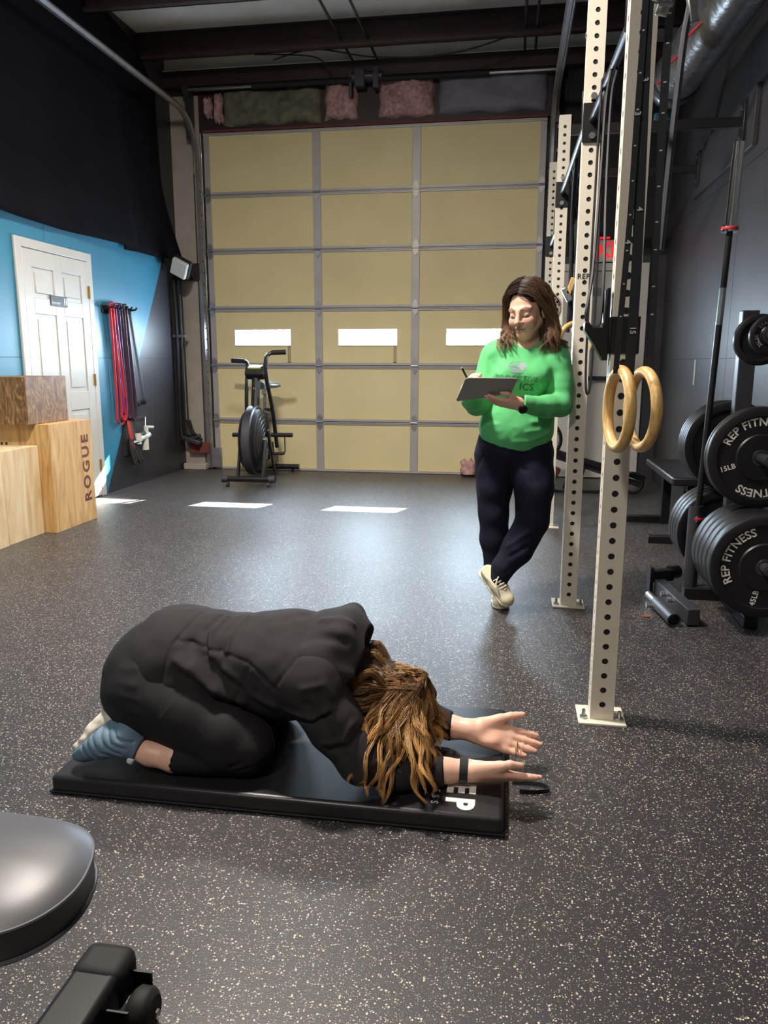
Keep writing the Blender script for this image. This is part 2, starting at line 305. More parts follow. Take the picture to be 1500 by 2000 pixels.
for za, zb in ((.012, rows[0][0]), (rows[0][1], rows[1][0]), (rows[1][1], rows[2][0]), (rows[2][1], ZT-.004)):
    for a, bb in cols: st.bx(XL+.012, XL+.02, a, bb, za, zb)
st.build('rails_and_stiles', M['white_paint'], slab, .003)
for a, bb in cols:
    for za, zb in rows: MB().bx(XL+.012, XL+.0185, a+.035, bb-.035, za+.035, zb-.035).build('raised_panel', M['white_paint'], slab, .006)
for z in (.28, 1.02, 1.75): MB().bx(XL+.02, XL+.027, Y1-.015, Y1+.012, z-.05, z+.05).cyl((XL+.03, Y1-.002, z-.05), (XL+.03, Y1-.002, z+.05), .006, n=8).build('hinge', M['brass'], d1)
sg = MB().bx(XL+.02, XL+.026, 5.675, 5.905, 1.603, 1.682).build('washroom_sign', M['black_paint'], d1, .002)
tx = place(text_mb('Restrooms', .026, .01), (XL+.0265, 5.745, 1.628), (0, 1, 0), (0, 0, 1)); tx.build('lettering', M['print_white'], sg)
pic = MB()
for yy in (5.862, 5.888): pic.cyl((XL+.026, yy, 1.665), (XL+.0272, yy, 1.665), .006, n=12); pic.bx(XL+.026, XL+.0272, yy-.007, yy+.007, 1.635, 1.658); pic.bx(XL+.026, XL+.0272, yy-.005, yy+.005, 1.617, 1.635)
pic.build('pictogram', M['print_white'], sg)
# ---- overhead garage door
gd = thing('door_2', (-1.5, YB, 0), 'tan sectional overhead door with three slit windows', kind='structure')
GX0, GX1 = -3.23, .26; SZ = [0.0, .544, 1.138, 1.731, 2.323, 2.884, 3.49]; ST = [-2.03, -1.005]
hm = MB()                                            # hinge, one mesh shared
hm.prism([(0, .085), (.028, .05), (.03, .012), (-.03, .012), (-.028, .05)], (0, 0, 0), (1, 0, 0), (0, 0, 1), (0, -.008, 0)); hm.prism([(0, -.085), (.028, -.05), (.03, -.012), (-.03, -.012), (-.028, -.05)], (0, 0, 0), (1, 0, 0), (0, 0, 1), (0, -.008, 0)); hm.cyl((-.035, -.012, 0), (.035, -.012, 0), .011, n=10)
hmesh = hm.mesh('hinge'); hmesh.materials.append(M['galv']); hmw = hmesh.copy(); hmw.materials.clear(); hmw.materials.append(M['hinge_white'])
for i in range(6):
    za, zb = SZ[i], SZ[i+1]
    r = MB(); r.bx(GX0, GX1, YB-.012, YB+.03, za, za+.028); r.bx(GX0, GX1, YB-.012, YB+.03, zb-.03, zb-.004); r.bx(GX0, GX1, YB-.02, YB-.012, zb-.014, zb-.006); r.bx(GX0, GX1, YB-.02, YB-.012, za+.006, za+.014)
    sec = r.build('door_section', M['door_rail'], gd)
    xs = [GX0+.06, ST[0]-.042, ST[0]+.042, ST[1]-.042, ST[1]+.042, GX1-.06]
    for k in range(3):
        p = MB(); a, bb = xs[2*k], xs[2*k+1]
        if i == 2:
            wa, wb_ = WIN[k]; p.bx(a, wa, YB, YB+.03, za+.028, zb-.03); p.bx(wb_, bb, YB, YB+.03, za+.028, zb-.03); p.bx(wa, wb_, YB, YB+.03, za+.028, WZ[0]); p.bx(wa, wb_, YB, YB+.03, WZ[1], zb-.03)
        else: p.bx(a, bb, YB, YB+.03, za+.028, zb-.03)
        p.build('panel', M['door_tan'], sec)
        if i == 2:
            q = MB(); t = .012; q.bx(wa-t, wb_+t, YB-.008, YB+.035, WZ[0]-t, WZ[0]); q.bx(wa-t, wb_+t, YB-.008, YB+.035, WZ[1], WZ[1]+t); q.bx(wa-t, wa, YB-.008, YB+.035, WZ[0], WZ[1]); q.bx(wb_, wb_+t, YB-.008, YB+.035, WZ[0], WZ[1])
            q.build('window_frame', M['hinge_white'], sec, .002)
            MB().bx(wa, wb_, YB+.012, YB+.016, WZ[0], WZ[1]).build('window_pane', M['pane_glass'], sec)
            if k < 2: MB().bx(wb_-.03, wb_-.024, YB-.006, YB, za+.03, WZ[0]-.012).bx(wb_-.012, wb_-.006, YB-.006, YB, za+.03, WZ[0]-.012).bx(wb_-.04, wb_+.004, YB-.007, YB, za+.03, za+.036).build('trim_strip', M['right_paint'], sec)
    for x in ST: MB().bx(x-.042, x+.042, YB-.01, YB+.028, za+.028, zb-.03).build('stile', M['door_rail'], sec, .003)
    MB().bx(GX0, GX0+.06, YB-.01, YB+.028, za+.028, zb-.03).build('stile', M['door_rail'], sec, .003)
    MB().bx(GX1-.06, GX1, YB-.01, YB+.028, za+.028, zb-.03).build('stile', M['door_rail'], sec, .003)
    if i:
        for x in (GX0+.03, ST[0], ST[1], GX1-.03):
            h = bpy.data.objects.new('hinge', hmw if (x == ST[1] and i in (4, 5)) else hmesh); COL.objects.link(h); h.parent = sec; h.location = Vector((x, YB-.012, za-.002))-OW[sec]; OW[h] = Vector((x, YB-.012, za))
sl = MB(); sl.bx(GX0-.09, GX0+.03, YB+.032, YB+.05, 0, 3.52); sl.bx(GX1-.03, GX1+.09, YB+.032, YB+.05, 0, 3.52)
for z in SZ[1:-1]: sl.bx(GX0, GX1, YB+.032, YB+.05, z-.03, z+.03)
sl.bx(GX0, GX1, YB+.032, YB+.05, 3.42, 3.52); sl.bx(GX0, GX1, YB-.005, YB+.05, -.004, .012); sl.build('light_stop_strips', M['black_matte'], gd)  # strips added behind the door to block light leaking through its gaps
def track(x, s):
    path = [(x, YB-.05, .02), (x, YB-.05, 3.1)]
    for k in range(1, 9): a = math.pi/2*k/8; path.append((x, YB-.05-.42*(1-math.cos(a)), 3.2+.42*math.sin(a)))
    path += [(x, 6.0, 3.625), (x, 3.5, 3.63)]
    t = MB().tube(path, .028, n=6, up=(1, 0, 0)); t.tube([Vector(p)+Vector((s*.03, .012, 0)) for p in path], .012, n=6)
    o = t.build('track', M['galv'], gd)
    a = MB().bx(x+s*.02, x+s*.055, YB-.03, YB-.015, .02, 3.1)
    for k in range(26): a.cyl((x-s*.03, YB-.055, .15+k*.115), (x+s*.02, YB-.055, .15+k*.115), .008, n=6)
    a.build('track_angle', M['dark_steel'], gd); return o
track(-3.29, -1); track(.315, 1)
MB().bx(-3.26, -3.15, YB-.05, YB-.02, .02, .24).build('bottom_bracket', M['galv'], gd, .004)
sh = MB().cyl((-3.3, YB-.13, 3.87), (.34, YB-.13, 3.87), .016, n=12)
so = sh.build('torsion_shaft', M['zinc'], gd); MB().cyl((-2.65, YB-.13, 3.87), (-.3, YB-.13, 3.87), .028, n=14).build('torsion_spring', M['black_matte'], gd)
for x in (-3.33, .345): MB().cyl((x-.03, YB-.13, 3.87), (x+.03, YB-.13, 3.87), .075, n=20).bx(x-.02, x+.02, YB-.16, YB-.02, 3.4, 3.85).build('cable_drum', M['dark_steel'], gd)
MB().bx(-1.6, -1.5, YB-.18, YB-.1, 3.8, 3.97).bx(-1.42, -1.36, YB-.18, YB-.1, 3.78, 3.97).cyl((-1.63, YB-.13, 3.9), (-1.33, YB-.13, 3.9), .045, n=12).bx(-1.66, -1.63, YB-.15, YB-.02, 3.72, 3.95).build('spring_anchor', M['dark_steel'], gd, .004)
MB().bx(GX0, GX1, YB-.03, YB, 3.49, 3.51).build('header_trim', M['brick_red'], gd)
# ---- exit door
d3 = thing('door_3', (.87, YB, 0), 'white exit door behind the rack at the far corner', kind='structure')
f = MB(); f.bx(.40, .47, YB-.04, YB-.006, 0, 2.13); f.bx(1.2, 1.29, YB-.04, YB-.006, 0, 2.13); f.bx(.47, 1.2, YB-.04, YB-.006, 2.06, 2.13); f.build('door_frame', M['white_paint'], d3, .006)
dl = MB().bx(.475, 1.195, YB-.025, YB-.006, .01, 2.055).build('door_leaf', M['white_paint'], d3, .003)
MB().bx(.5, 1.15, YB-.075, YB-.055, 1.0, 1.04).bx(.5, .54, YB-.06, YB-.024, .98, 1.06).bx(1.11, 1.15, YB-.06, YB-.024, .98, 1.06).build('push_bar', M['black_matte'], dl, .004)
MB().bx(.62, .86, YB-.03, YB-.024, 1.82, 1.9).build('door_notice', M['clip_grey'], dl)
ex = thing('exit_sign', (.87, YB-.03, 2.14), 'red lit EXIT sign above the far white door', 'sign')
MB().bx(.70, 1.04, YB-.06, YB-.007, 2.145, 2.345).build('housing', M['exit_face'], ex, .006)
place(text_mb('EXIT', .2, .025, .002), (.87, YB-.062, 2.245), (1, 0, 0), (0, 0, 1)).build('lettering', M['exit_red'], ex)
MB().bx(.80, .9, YB-.05, YB-.007, 2.36, 2.375).build('power_light', M['exit_red'], ex)
# ================================================================ things on the left side
def cloth_grid(name, m, nu, nv, fn, parent=None, thick=.006):
    vs = []; fs = []
    for i in range(nu+1):
        for j in range(nv+1): vs.append(fn(i/nu, j/nv))
    for i in range(nu):
        for j in range(nv): a = i*(nv+1)+j; fs.append((a, a+1, a+nv+2, a+nv+1))
    b = MB(); b.add(vs, fs); o = b.build(name, m, parent, sharp=0)
    s = o.modifiers.new('thick', 'SOLIDIFY'); s.thickness = thick; s.offset = 0; return o
# black curtain: one broad sheet plus a second gathered sheet toward the overhead door
ct = thing('black_curtain', (XL+.06, 5.0, 2.2), 'wide black cloth curtain over the upper left wall', 'curtain')
def fold(y, z): return .014*math.sin(y*3.1+math.sin(z*2)*.6)+.006*math.sin(y*8.7+z*1.3)
def c1(u, v):
    y = -3.4+u*10.42; z = 2.205+.008*math.sin(y*3)+v*1.97; k = max(0, (u-.95)/.05)
    return (XL+.05+fold(y, z)*(1-.5*v)+.05*k*(1-v), y-k*.45*v, z)
cloth_grid('cloth_panel', M['black_cloth'], 150, 24, c1, ct)
def c2(u, v):
    e = 7.74+(.34*((.45-v)/.45)**1.3 if v < .45 else 0); s = 6.5+.4*(1-v); y = s+u*(e-s)
    z = 2.185 + .03*u + v*(1.99-.42*u*u); return (XL+.035+.016*math.sin(u*9+v*2)+.05*u*(1-v)*max(0, 1-v*1.2), y, z)
cloth_grid('cloth_panel', M['black_cloth'], 30, 30, c2, ct)
# flood light on the wall corner
fl = thing('flood_light', (-3.4, 7.72, 2.0), 'small white square flood light on a black bracket in the corner', 'lamp')
R = Matrix.Rotation(math.radians(-28), 3, 'X') @ Matrix.Rotation(math.radians(-35), 3, 'Z')
R = (Matrix.Rotation(math.radians(28), 4, 'Y') @ Matrix.Rotation(math.radians(25), 4, 'X')).to_3x3()
MB().box((-3.38, 7.72, 2.11), (.17, .05, .17), R).build('lamp_face', M['lamp_face'], fl, .008)
MB().box(Vector((-3.38, 7.72, 2.11))+R @ Vector((0, .045, 0)), (.19, .045, .19), R).tube([(-3.38, 7.78, 2.11), (-3.47, 7.8, 2.14), (-3.57, 7.8, 2.16)], .016, n=8).box((-3.57, 7.8, 2.16), (.02, .09, .12)).build('lamp_body', M['black_matte'], fl, .004)
# conduit and cables down the corner
cb = thing('cable_bundle', (-3.5, 8.0, 0), 'bundle of black cables running down the corner beside the overhead door', 'cables')
for k, (dx, dy, r) in enumerate(((0, 0, .022), (.03, .02, .014), (.05, -.01, .012), (.015, -.04, .014), (.065, .03, .009))):
    MB().tube(smooth_path([(-3.545+dx, 7.93+dy, 2.02), (-3.545+dx, 7.95+dy, 1.5), (-3.55+dx*1.1, 7.95+dy, .9), (-3.55+dx*1.3, 7.95+dy, .45), (-3.53+dx*2.2, 7.93+dy, .33+dx)], 6), r, n=8).build('cable', M['black_matte'], cb)
MB().bx(-3.57, -3.44, 7.90, 7.99, 1.43, 1.455).build('clip', M['zinc'], cb)
for k in range(3): MB().tube(smooth_path([(-3.5+.02*k, 7.99, .55), (-3.46+.02*k, 7.99, .42), (-3.4+.03*k, 7.97, .36), (-3.36+.02*k, 7.98, .33)], 5), .009, n=6).build('cable', M['black_matte'], cb)
MB().box((-3.43, 7.96, .33), (.2, .09, .05), Matrix.Rotation(.3, 3, 'Y')).box((-3.38, 7.97, .37), (.09, .05, .04), Matrix.Rotation(-.4, 3, 'Y')).build('connector', M['dark_steel'], cb, .01)
# wall hooks and bands
hk = thing('band_hook_rail', (XL, 6.7, 1.63), 'black wall rail with pegs carrying stretch bands', 'rack')
MB().bx(XL, XL+.012, 6.47, 6.93, 1.6, 1.665).build('rail', M['black_paint'], hk, .003)
for y in (6.5, 6.58, 6.66, 6.74, 6.82, 6.91): MB().cyl((XL+.012, y, 1.635), (XL+.11, y, 1.65), .009, n=8).cyl((XL+.11, y, 1.65), (XL+.115, y, 1.67), .009, n=8).build('peg', M['black_paint'], hk)
def band(y, zt, zb, wd, gap, m, label, lean=0., off=0.):
    r = gap/2; x = XL+.055+off; path = []
    for k in range(9): a = math.pi*k/8; path.append((x, y-.02*math.cos(a), zt+.015*math.sin(a)))
    path += [(x-.01, y+.03+lean*.5, zt-.4), (x-.015, y+r+lean, zb+.15)]
    for k in range(9): a = math.pi*k/8; path.append((x-.02, y+lean+r*math.cos(a), zb+.03-r*math.sin(a)))
    path += [(x-.015, y-r+lean, zb+.15), (x-.01, y-.03+lean*.5, zt-.4)]
    o = MB(); P = smooth_path(path+[path[0]], 4); o.strap(P, (1, 0, 0), wd, .005)
    return tag(o.build('stretch_band', m, sharp=50), label, 'band', 'stretch bands on the wall rail')
band(6.545, 1.665, .64, .022, .13, M['band_red'], 'outer bright red stretch band nearest the white door', .09)
band(6.575, 1.66, .66, .022, .09, M['band_red'], 'inner bright red stretch band beside the outer red one', .10, .012)
band(6.63, 1.665, .70, .03, .05, M['band_blue'], 'dark blue stretch band between red and purple bands', .06)
band(6.68, 1.665, .66, .045, .07, M['band_purple'], 'first dull purple stretch band, next to the blue one', .09)
band(6.75, 1.665, .64, .05, .08, M['band_purple'], 'second dull purple stretch band, beside the wide black band', .10, .01)
def wb_(u, v): return (XL+.05+.012*math.sin(u*7), 6.8+.1*u+(1-v)*(.12*u+.09), .75+v*.9+.02*u*(1-v))
tag(cloth_grid('stretch_band', M['band_black'], 10, 16, wb_, None, .01), 'widest flat black stretch band at the end of the wall rail', 'band', 'stretch bands on the wall rail')
# air filter regulator with hoses under the bands
ar = thing('air_regulator', (XL, 6.95, .2), 'white compressed-air filter regulator with hoses on a wall panel', 'regulator')
MB().bx(XL, XL+.01, 6.72, 7.14, .3, .645).build('mounting_board', M['right_paint'], ar, .002); MB().bx(XL, XL+.03, 6.7, 7.16, .63, .65).build('shelf_edge', M['dark_steel'], ar)
MB().cyl((XL+.07, 7.02, .33), (XL+.07, 7.02, .45), .032, n=16).cyl((XL+.07, 7.02, .45), (XL+.07, 7.02, .47), .04, n=16).cyl((XL+.07, 6.88, .44), (XL+.07, 7.1, .47), .028, n=12).cyl((XL+.07, 6.88, .4), (XL+.07, 6.88, .5), .03, n=12).build('filter_bowl', M['plastic_white'], ar)
MB().cyl((XL+.07, 7.05, .48), (XL+.07, 7.05, .56), .022, n=12).cyl((XL+.07, 7.04, .55), (XL+.1, 7.14, .54), .015, n=10).build('elbow', M['plastic_white'], ar)
for k in range(5):
    y = 6.74+k*.035; MB().tube(smooth_path([(XL+.05, y+.02, .46), (XL+.06, y, .36), (XL+.08, y+.02, .22+.02*(k % 3)), (XL+.06, y+.05, .3), (XL+.04, y+.06, .42)], 6), .014, n=6).build('hose', M['black_matte'], ar)
for k, m in enumerate(('red', 'red', 'leaf')): MB().tube(smooth_path([(XL+.03, 6.76+k*.03, .63), (XL+.05, 6.755+k*.028, .5), (XL+.06, 6.79+k*.02, .32)], 6), .008, n=6).build('hose', M[m], ar)
MB().tube([(XL+.03, 7.13, .64), (XL+.04, 7.1, .55)], .006, n=6).build('pipe', M['zinc'], ar)
MB().cyl((XL+.05, 6.8, .42), (XL+.09, 6.9, .43), .018, n=10).build('fitting', M['zinc'], ar); MB().cyl((XL+.06, 6.95, .48), (XL+.09, 6.99, .5), .02, n=10).build('fitting', M['zinc'], ar)
# plyo boxes
def ply_box(name, x1, y0, y1, z0, z1, face, side, label, depth=.41, skew=0.):
    t = thing(name, (x1-depth/2, (y0+y1)/2, z0), label, 'box', 'plywood jump boxes by the left wall'); th = .018
    MB().bx(x1-th, x1, y0, y1, z0, z1).build('broad_side', face, t, .002); MB().bx(x1-depth, x1-depth+th, y0, y1, z0, z1).build('broad_side', face, t, .002)
    MB().bx(x1-depth+th, x1-th, y0, y0+th, z0+.0, z1).build('narrow_side', side, t, .002); MB().bx(x1-depth+th, x1-th, y1-th, y1, z0, z1).build('narrow_side', side, t, .002)
    MB().bx(x1-depth+th, x1-th, y0+th, y1-th, z1-th, z1).build('top_panel', face, t, .002); MB().bx(x1-depth+th, x1-th, y0+th, y1-th, z0, z0+th).build('bottom_panel', face, t, .002)
    return t
rg = ply_box('jump_box', -3.094, 4.80, 5.33, 0, .755, M['ply_amber'], M['ply_amber'], 'tall amber plywood jump box with big vertical lettering beside the white door', .46)
place(text_mb('ROGUE', .125, .03, .0006, 1.3), (-3.0935, 5.235, .40), (0, 0, 1), (0, -1, 0)).build('lettering', M['brick_red'], rg)
hn = MB()
for k in range(3): hn.bx(-3.5+k*.035, -3.485+k*.035, 4.797, 4.8, .54, .63)
hn.bx(-3.5, -3.415, 4.797, 4.8, .53, .545); hn.build('lettering', M['maroon_steel'], rg)
fb = ply_box('jump_box', -3.184, 4.405, 4.79, 0, .612, M['ply_pale'], M['ply_pale'], 'pale worn plywood jump box in front of the amber one', .39)
lb = ply_box('jump_box', -3.175, 3.78, 4.39, 0, .605, M['ply_pale'], M['ply_pale'], 'pale plywood jump box cut off by the left picture edge', .40)
tb = ply_box('jump_box', -3.19, 4.72, 5.20, .757, 1.075, M['ply_dark'], M['ply_dark'], 'dark stained plywood jump box stacked on the amber box', .36)
# ================================================================ air bike
BX, BY = -2.46, 7.0
bk = thing('air_bike', (BX, 7.45, 0), 'black air bike with big fan wheel in front of the overhead door', 'bike')
RB = Matrix.Translation((BX, BY, 0)) @ Matrix.Rotation(math.radians(3), 4, 'Z')
def bp_(mb, name, m, parent=bk, **k): mb.xf(RB); return mb.build(name, m, parent, **k)
fr = bp_(MB().cyl((-.26, 0, .07), (.26, 0, .07), .028, n=14), 'front_foot', M['black_paint'])
for s in (-1, 1): bp_(MB().cyl((s*.2, -.01, .07), (s*.26, -.01, .07), .034, n=14).cyl((s*.2-.012, -.03, .022), (s*.2+.012, -.03, .022), .022, n=12), 'wheel', M['dark_steel'], fr)
bp_(MB().cyl((-.27, 1.0, .06), (.27, 1.0, .06), .028, n=14).cyl((.2, 1.0, 0), (.2, 1.0, .04), .015).cyl((-.2, 1.0, 0), (-.2, 1.0, .04), .015), 'rear_foot', M['black_paint'])
fan = bp_(MB().lathe([(.0, -.105), (.05, -.11), (.2, -.1), (.29, -.07), (.315, -.035), (.315, .035), (.29, .07), (.2, .1), (.05, .11), (0, .105)], (0, .23, .42), (1, 0, 0), 48), 'fan_housing', M['black_paint'])
bp_(MB().lathe([(.322, -.045), (.336, -.034), (.336, .034), (.322, .045)], (0, .23, .42), (1, 0, 0), 48), 'cage_rim', M['dark_steel'], fan)
g = MB()
for r in (.08, .12, .16, .2, .24, .28):
    for s in (-1, 1): g.tube([(s*(.114-.045*(r/.3)**3), .23+r*math.cos(a*math.pi/18), .42+r*math.sin(a*math.pi/18)) for a in range(36)], .003, n=4, closed=True)
bp_(g, 'cage_wire', M['dark_steel'], fan); bp_(MB().cyl((-.125, .23, .42), (.125, .23, .42), .035, n=16), 'hub', M['zinc'], fan)
for s in (-1, 1): bp_(MB().box((s*.125, .12, .24), (.022, .05, .4), Matrix.Rotation(math.radians(-20), 3, 'X')).box((s*.125, .4, .3), (.02, .05, .5), Matrix.Rotation(math.radians(28), 3, 'X')), 'side_strut', M['black_paint'], bevel=.004)
bp_(MB().tube([(0, .3, .72), (0, .34, .9), (0, .36, 1.02)], .042, n=10), 'mast', M['black_paint'])
bp_(MB().box((0, .34, 1.07), (.19, .10, .1), Matrix.Rotation(math.radians(-35), 3, 'X')), 'console', M['black_matte'], bevel=.015)
bp_(MB().box((0, .34, 1.125), (.13, .09, .02), Matrix.Rotation(math.radians(15), 3, 'X')), 'display', M['green_lcd'], bevel=.004)
bp_(place(text_mb('ASSAULT', .035, .01, .0006), (.0, .302, .86), (0, 0, 1), (-1, 0, -.0)), 'lettering', M['print_grey'])
bp_(MB().box((0, .6, .14), (.07, .9, .08)).box((0, .72, .26), (.06, .08, .3), Matrix.Rotation(.25, 3, 'X')).tube([(0, .5, .2), (0, .62, .5), (0, .66, .66)], .03, n=10), 'main_frame', M['black_paint'], bevel=.006)
sp = bp_(MB().cyl((0, .66, .6), (0, .69, .86), .018, n=12), 'seat_post', M['chrome'])
bp_(MB().box((0, .69, .87), (.05, .1, .05)), 'seat_clamp', M['zinc'], sp, bevel=.006); bp_(MB().cyl((.0, .66, .7), (.07, .66, .69), .014, n=10), 'knob', M['black_matte'], sp)
def saddle():
    b = MB(); vs = []; n = 20; rows = [(-.16, .03), (-.1, .035), (-.02, .05), (.05, .1), (.1, .125), (.14, .11)]
    for dy, hw in rows:
        for k in range(n): a = 2*math.pi*k/n; vs.append((hw*1.15*math.cos(a), .7+dy, .935+.042*math.sin(a)*(1 if math.sin(a) > 0 else .8)))
    fs = [(i*n+k, i*n+(k+1) % n, (i+1)*n+(k+1) % n, (i+1)*n+k) for i in range(len(rows)-1) for k in range(n)] + [tuple(range(n)), tuple(range((len(rows)-1)*n, len(rows)*n))]
    return b.add(vs, fs)
bp_(saddle(), 'saddle', M['seat_vinyl'])
def arm(s, off, dz):
    b = MB().tube(smooth_path([(s*.145, .55, .32), (s*.145, .45+off*.3, .7), (s*.14, .36+off, 1.0+dz*.6), (s*.145, .38+off*1.3, 1.13+dz), (s*.17, .42+off*1.3, 1.2+dz), (s*.26, .44+off*1.3, 1.215+dz)], 8), .019, n=10)
    o = bp_(b, 'arm_lever', M['black_paint']); bp_(MB().cyl((s*.19, .425+off*1.3, 1.213+dz), (s*.33, .445+off*1.3, 1.218+dz), .023, n=12), 'grip', M['black_matte'], o)
arm(1, -.14, .05); arm(-1, .16, -.03)
for s, y, z in ((1, .5, .45), (-1, .56, .44)):
    o = bp_(MB().cyl((s*.1, y, z), (s*.32, y, z), .022, n=12), 'foot_peg', M['black_matte'])
for s, z in ((1, .26), (-1, .38)):
    o = bp_(MB().box((s*.12, .5, .3), (.012, .03, .17), Matrix.Rotation(.3*s, 3, 'X')), 'crank', M['dark_steel'], bevel=.003); bp_(MB().box((s*.18, .5, z), (.1, .09, .025)), 'pedal', M['black_matte'], o, bevel=.006)
MBs = MB().tube([(.2, .5, .27), (.24, .5, .28), (.24, .5, .44)], .006, n=6); bp_(MBs, 'strap', M['black_matte'])
# ================================================================ over-door insulation
def lump(name, m, x0, x1, z0, z1, y0, depth, label, cat, group=None, seed=0, rag=.012, amp=.03):
    r = random.Random(seed); nu, nv = max(8, int((x1-x0)/.03)), max(6, int((z1-z0)/.03)); vs = []; fs = []
    ph = [r.uniform(0, 6) for _ in range(6)]
    for i in range(nu+1):
        for j in range(nv+1):
            u, v = i/nu, j/nv; e = min(u, 1-u, v, 1-v); d = depth*min(1, e*6)**.5
            d += amp*(math.sin(u*7+ph[0]+3*v)*math.sin(v*5+ph[1]+2*u)+.6*math.sin(u*29+ph[2]+v*7)*math.sin(v*23+ph[3]))*min(1, e*8)
            rx = rag*(math.sin(v*11+ph[4])*(1 if u == 0 else -1 if u == 1 else 0)); rz = rag*math.sin(u*15+ph[5])*(1 if v in (0, 1) else 0)
            vs.append((x0+(x1-x0)*u+rx*.6, y0-d-r.uniform(0, .006), z0+(z1-z0)*v+rz))
    for i in range(nu):
        for j in range(nv): a = i*(nv+1)+j; fs.append((a, a+nv+1, a+nv+2, a+1))
    n = len(vs); rim = [i*(nv+1) for i in range(nu+1)]+[nu*(nv+1)+j for j in range(1, nv+1)]+[i*(nv+1)+nv for i in range(nu-1, -1, -1)]+[j for j in range(nv-1, 0, -1)]
    for k in rim: vs.append((vs[k][0], y0, vs[k][2]))
    mm = len(rim); fs += [(rim[k], rim[(k+1) % mm], n+(k+1) % mm, n+k) for k in range(mm)]; fs.append(tuple(range(n, n+mm)))
    return tag(MB().add(vs, fs).build(name, m, sharp=60), label, cat, group)
G = 'insulation above the overhead door'; YI = YB-.004
lump('insulation_batt', M['insul_green'], -3.0, -1.98, 3.545, 3.885, YI, .05, 'long grey-green wrapped insulation above the left door panel', 'insulation', G, 1)
lump('insulation_batt', M['insul_pink'], -1.93, -1.60, 3.56, 3.9, YI, .08, 'torn pink insulation left of the spring bracket', 'insulation', G, 2, amp=.04)
lump('insulation_batt', M['insul_pink'], -1.38, -.84, 3.55, 3.93, YI, .08, 'broad torn pink insulation right of the spring bracket', 'insulation', G, 3, amp=.05)
lump('insulation_batt', M['insul_grey'], -.79, .25, 3.56, 3.93, YI, .06, 'grey plastic-faced insulation above the right door panel', 'insulation', G, 4, amp=.012)
for k, (x, z, l) in enumerate(((-3.19, 3.62, .2), (-3.08, 3.57, .28))):
    lump('insulation_batt', M['insul_pink'], x, x+.085, z, z+l, YI-.03, .06, ('short' if k == 0 else 'longer')+' pink insulation finger hanging at the left end above the door', 'insulation', G, 10+k, .015, .01)
lump('insulation_scrap', M['insul_pink'], -.5, -.33, .0, .17, YB-.05, .12, 'pink insulation scrap on the floor at the overhead door', 'insulation', None, 21, .02, .02)
# ================================================================ white rack
UP = [(.334, 2.508), (.312, 3.754), (.294, 5.615), (.288, 6.85)]; HT = 2.77
rk = thing('rack_rig', (.31, 4.7, 0), 'white perforated steel rack of four uprights bolted to the floor', 'rack')
def upright_mesh(h=HT, w=.076, s=.0508, r=.0105, n=16, th=.003):
    b = MB(); cnt = int((h-.05)/s); z0 = .03
    def cell(face, za, zb, hole):
        def P(a, c, d): return {0: (a, -w/2+d, c), 1: (w/2-d, a, c), 2: (-a, w/2-d, c), 3: (-w/2+d, -a, c)}[face]
        if not hole:
            b.add([P(-w/2, za, 0), P(w/2, za, 0), P(w/2, zb, 0), P(-w/2, zb, 0)], [(0, 1, 2, 3)]); return
        zc = (za+zb)/2; out = []; inn = []; inn2 = []
        for k in range(n):
            a = 2*math.pi*(k+.5)/n; ca, sa = math.cos(a), math.sin(a); t = min(w/2/abs(ca), (zb-za)/2/abs(sa)); q = (t*ca, zc+t*sa)
            out.append(P(q[0], q[1], 0)); inn.append(P(r*ca, zc+r*sa, 0)); inn2.append(P(r*ca, zc+r*sa, th))
        co = [P(w/2, zb, 0), P(-w/2, zb, 0), P(-w/2, za, 0), P(w/2, za, 0)]; vs = out+inn+inn2+co; fs = []
        for k in range(n):
            j = (k+1) % n; fs.append((k, j, n+j, n+k)); fs.append((n+k, n+j, 2*n+j, 2*n+k))
        ang = [math.atan2(1, 0)]
        # corner triangles
        def cr(k): a = 2*math.pi*(k+.5)/n; t1 = w/2/abs(math.cos(a)); t2 = (zb-za)/2/abs(math.sin(a)); return t1 < t2
        for k in range(n):
            j = (k+1) % n
            if cr(k) != cr(j):
                a = (2*math.pi*(k+1)/n) % (2*math.pi); ci = 0 if a < math.pi/2 else 1 if a < math.pi else 2 if a < 1.5*math.pi else 3; fs.append((k, 3*n+ci, j))
        b.add(vs, fs)
    for face in range(4):
        cell(face, 0, z0, False)
        for k in range(cnt): cell(face, z0+k*s, z0+(k+1)*s, True)
        cell(face, z0+cnt*s, h, False)
    b.add([(-w/2, -w/2, h), (w/2, -w/2, h), (w/2, w/2, h), (-w/2, w/2, h)], [(0, 1, 2, 3)]); q = w/2-th; b.add([(-q, -q, .001), (q, -q, .001), (q, q, .001), (-q, q, .001), (-q, -q, h-.002), (q, -q, h-.002), (q, q, h-.002), (-q, q, h-.002)], [(0, 1, 5, 4), (1, 2, 6, 5), (2, 3, 7, 6), (3, 0, 4, 7)], 1)  # added inner box, black to put the tube's inner shade behind the holes
    me = b.mesh('upright'); bm = bmesh.new(); bm.from_mesh(me); bmesh.ops.remove_doubles(bm, verts=bm.verts, dist=1e-5); bmesh.ops.recalc_face_normals(bm, faces=bm.faces); bm.to_mesh(me); bm.free(); return me
um = upright_mesh(); u0 = None
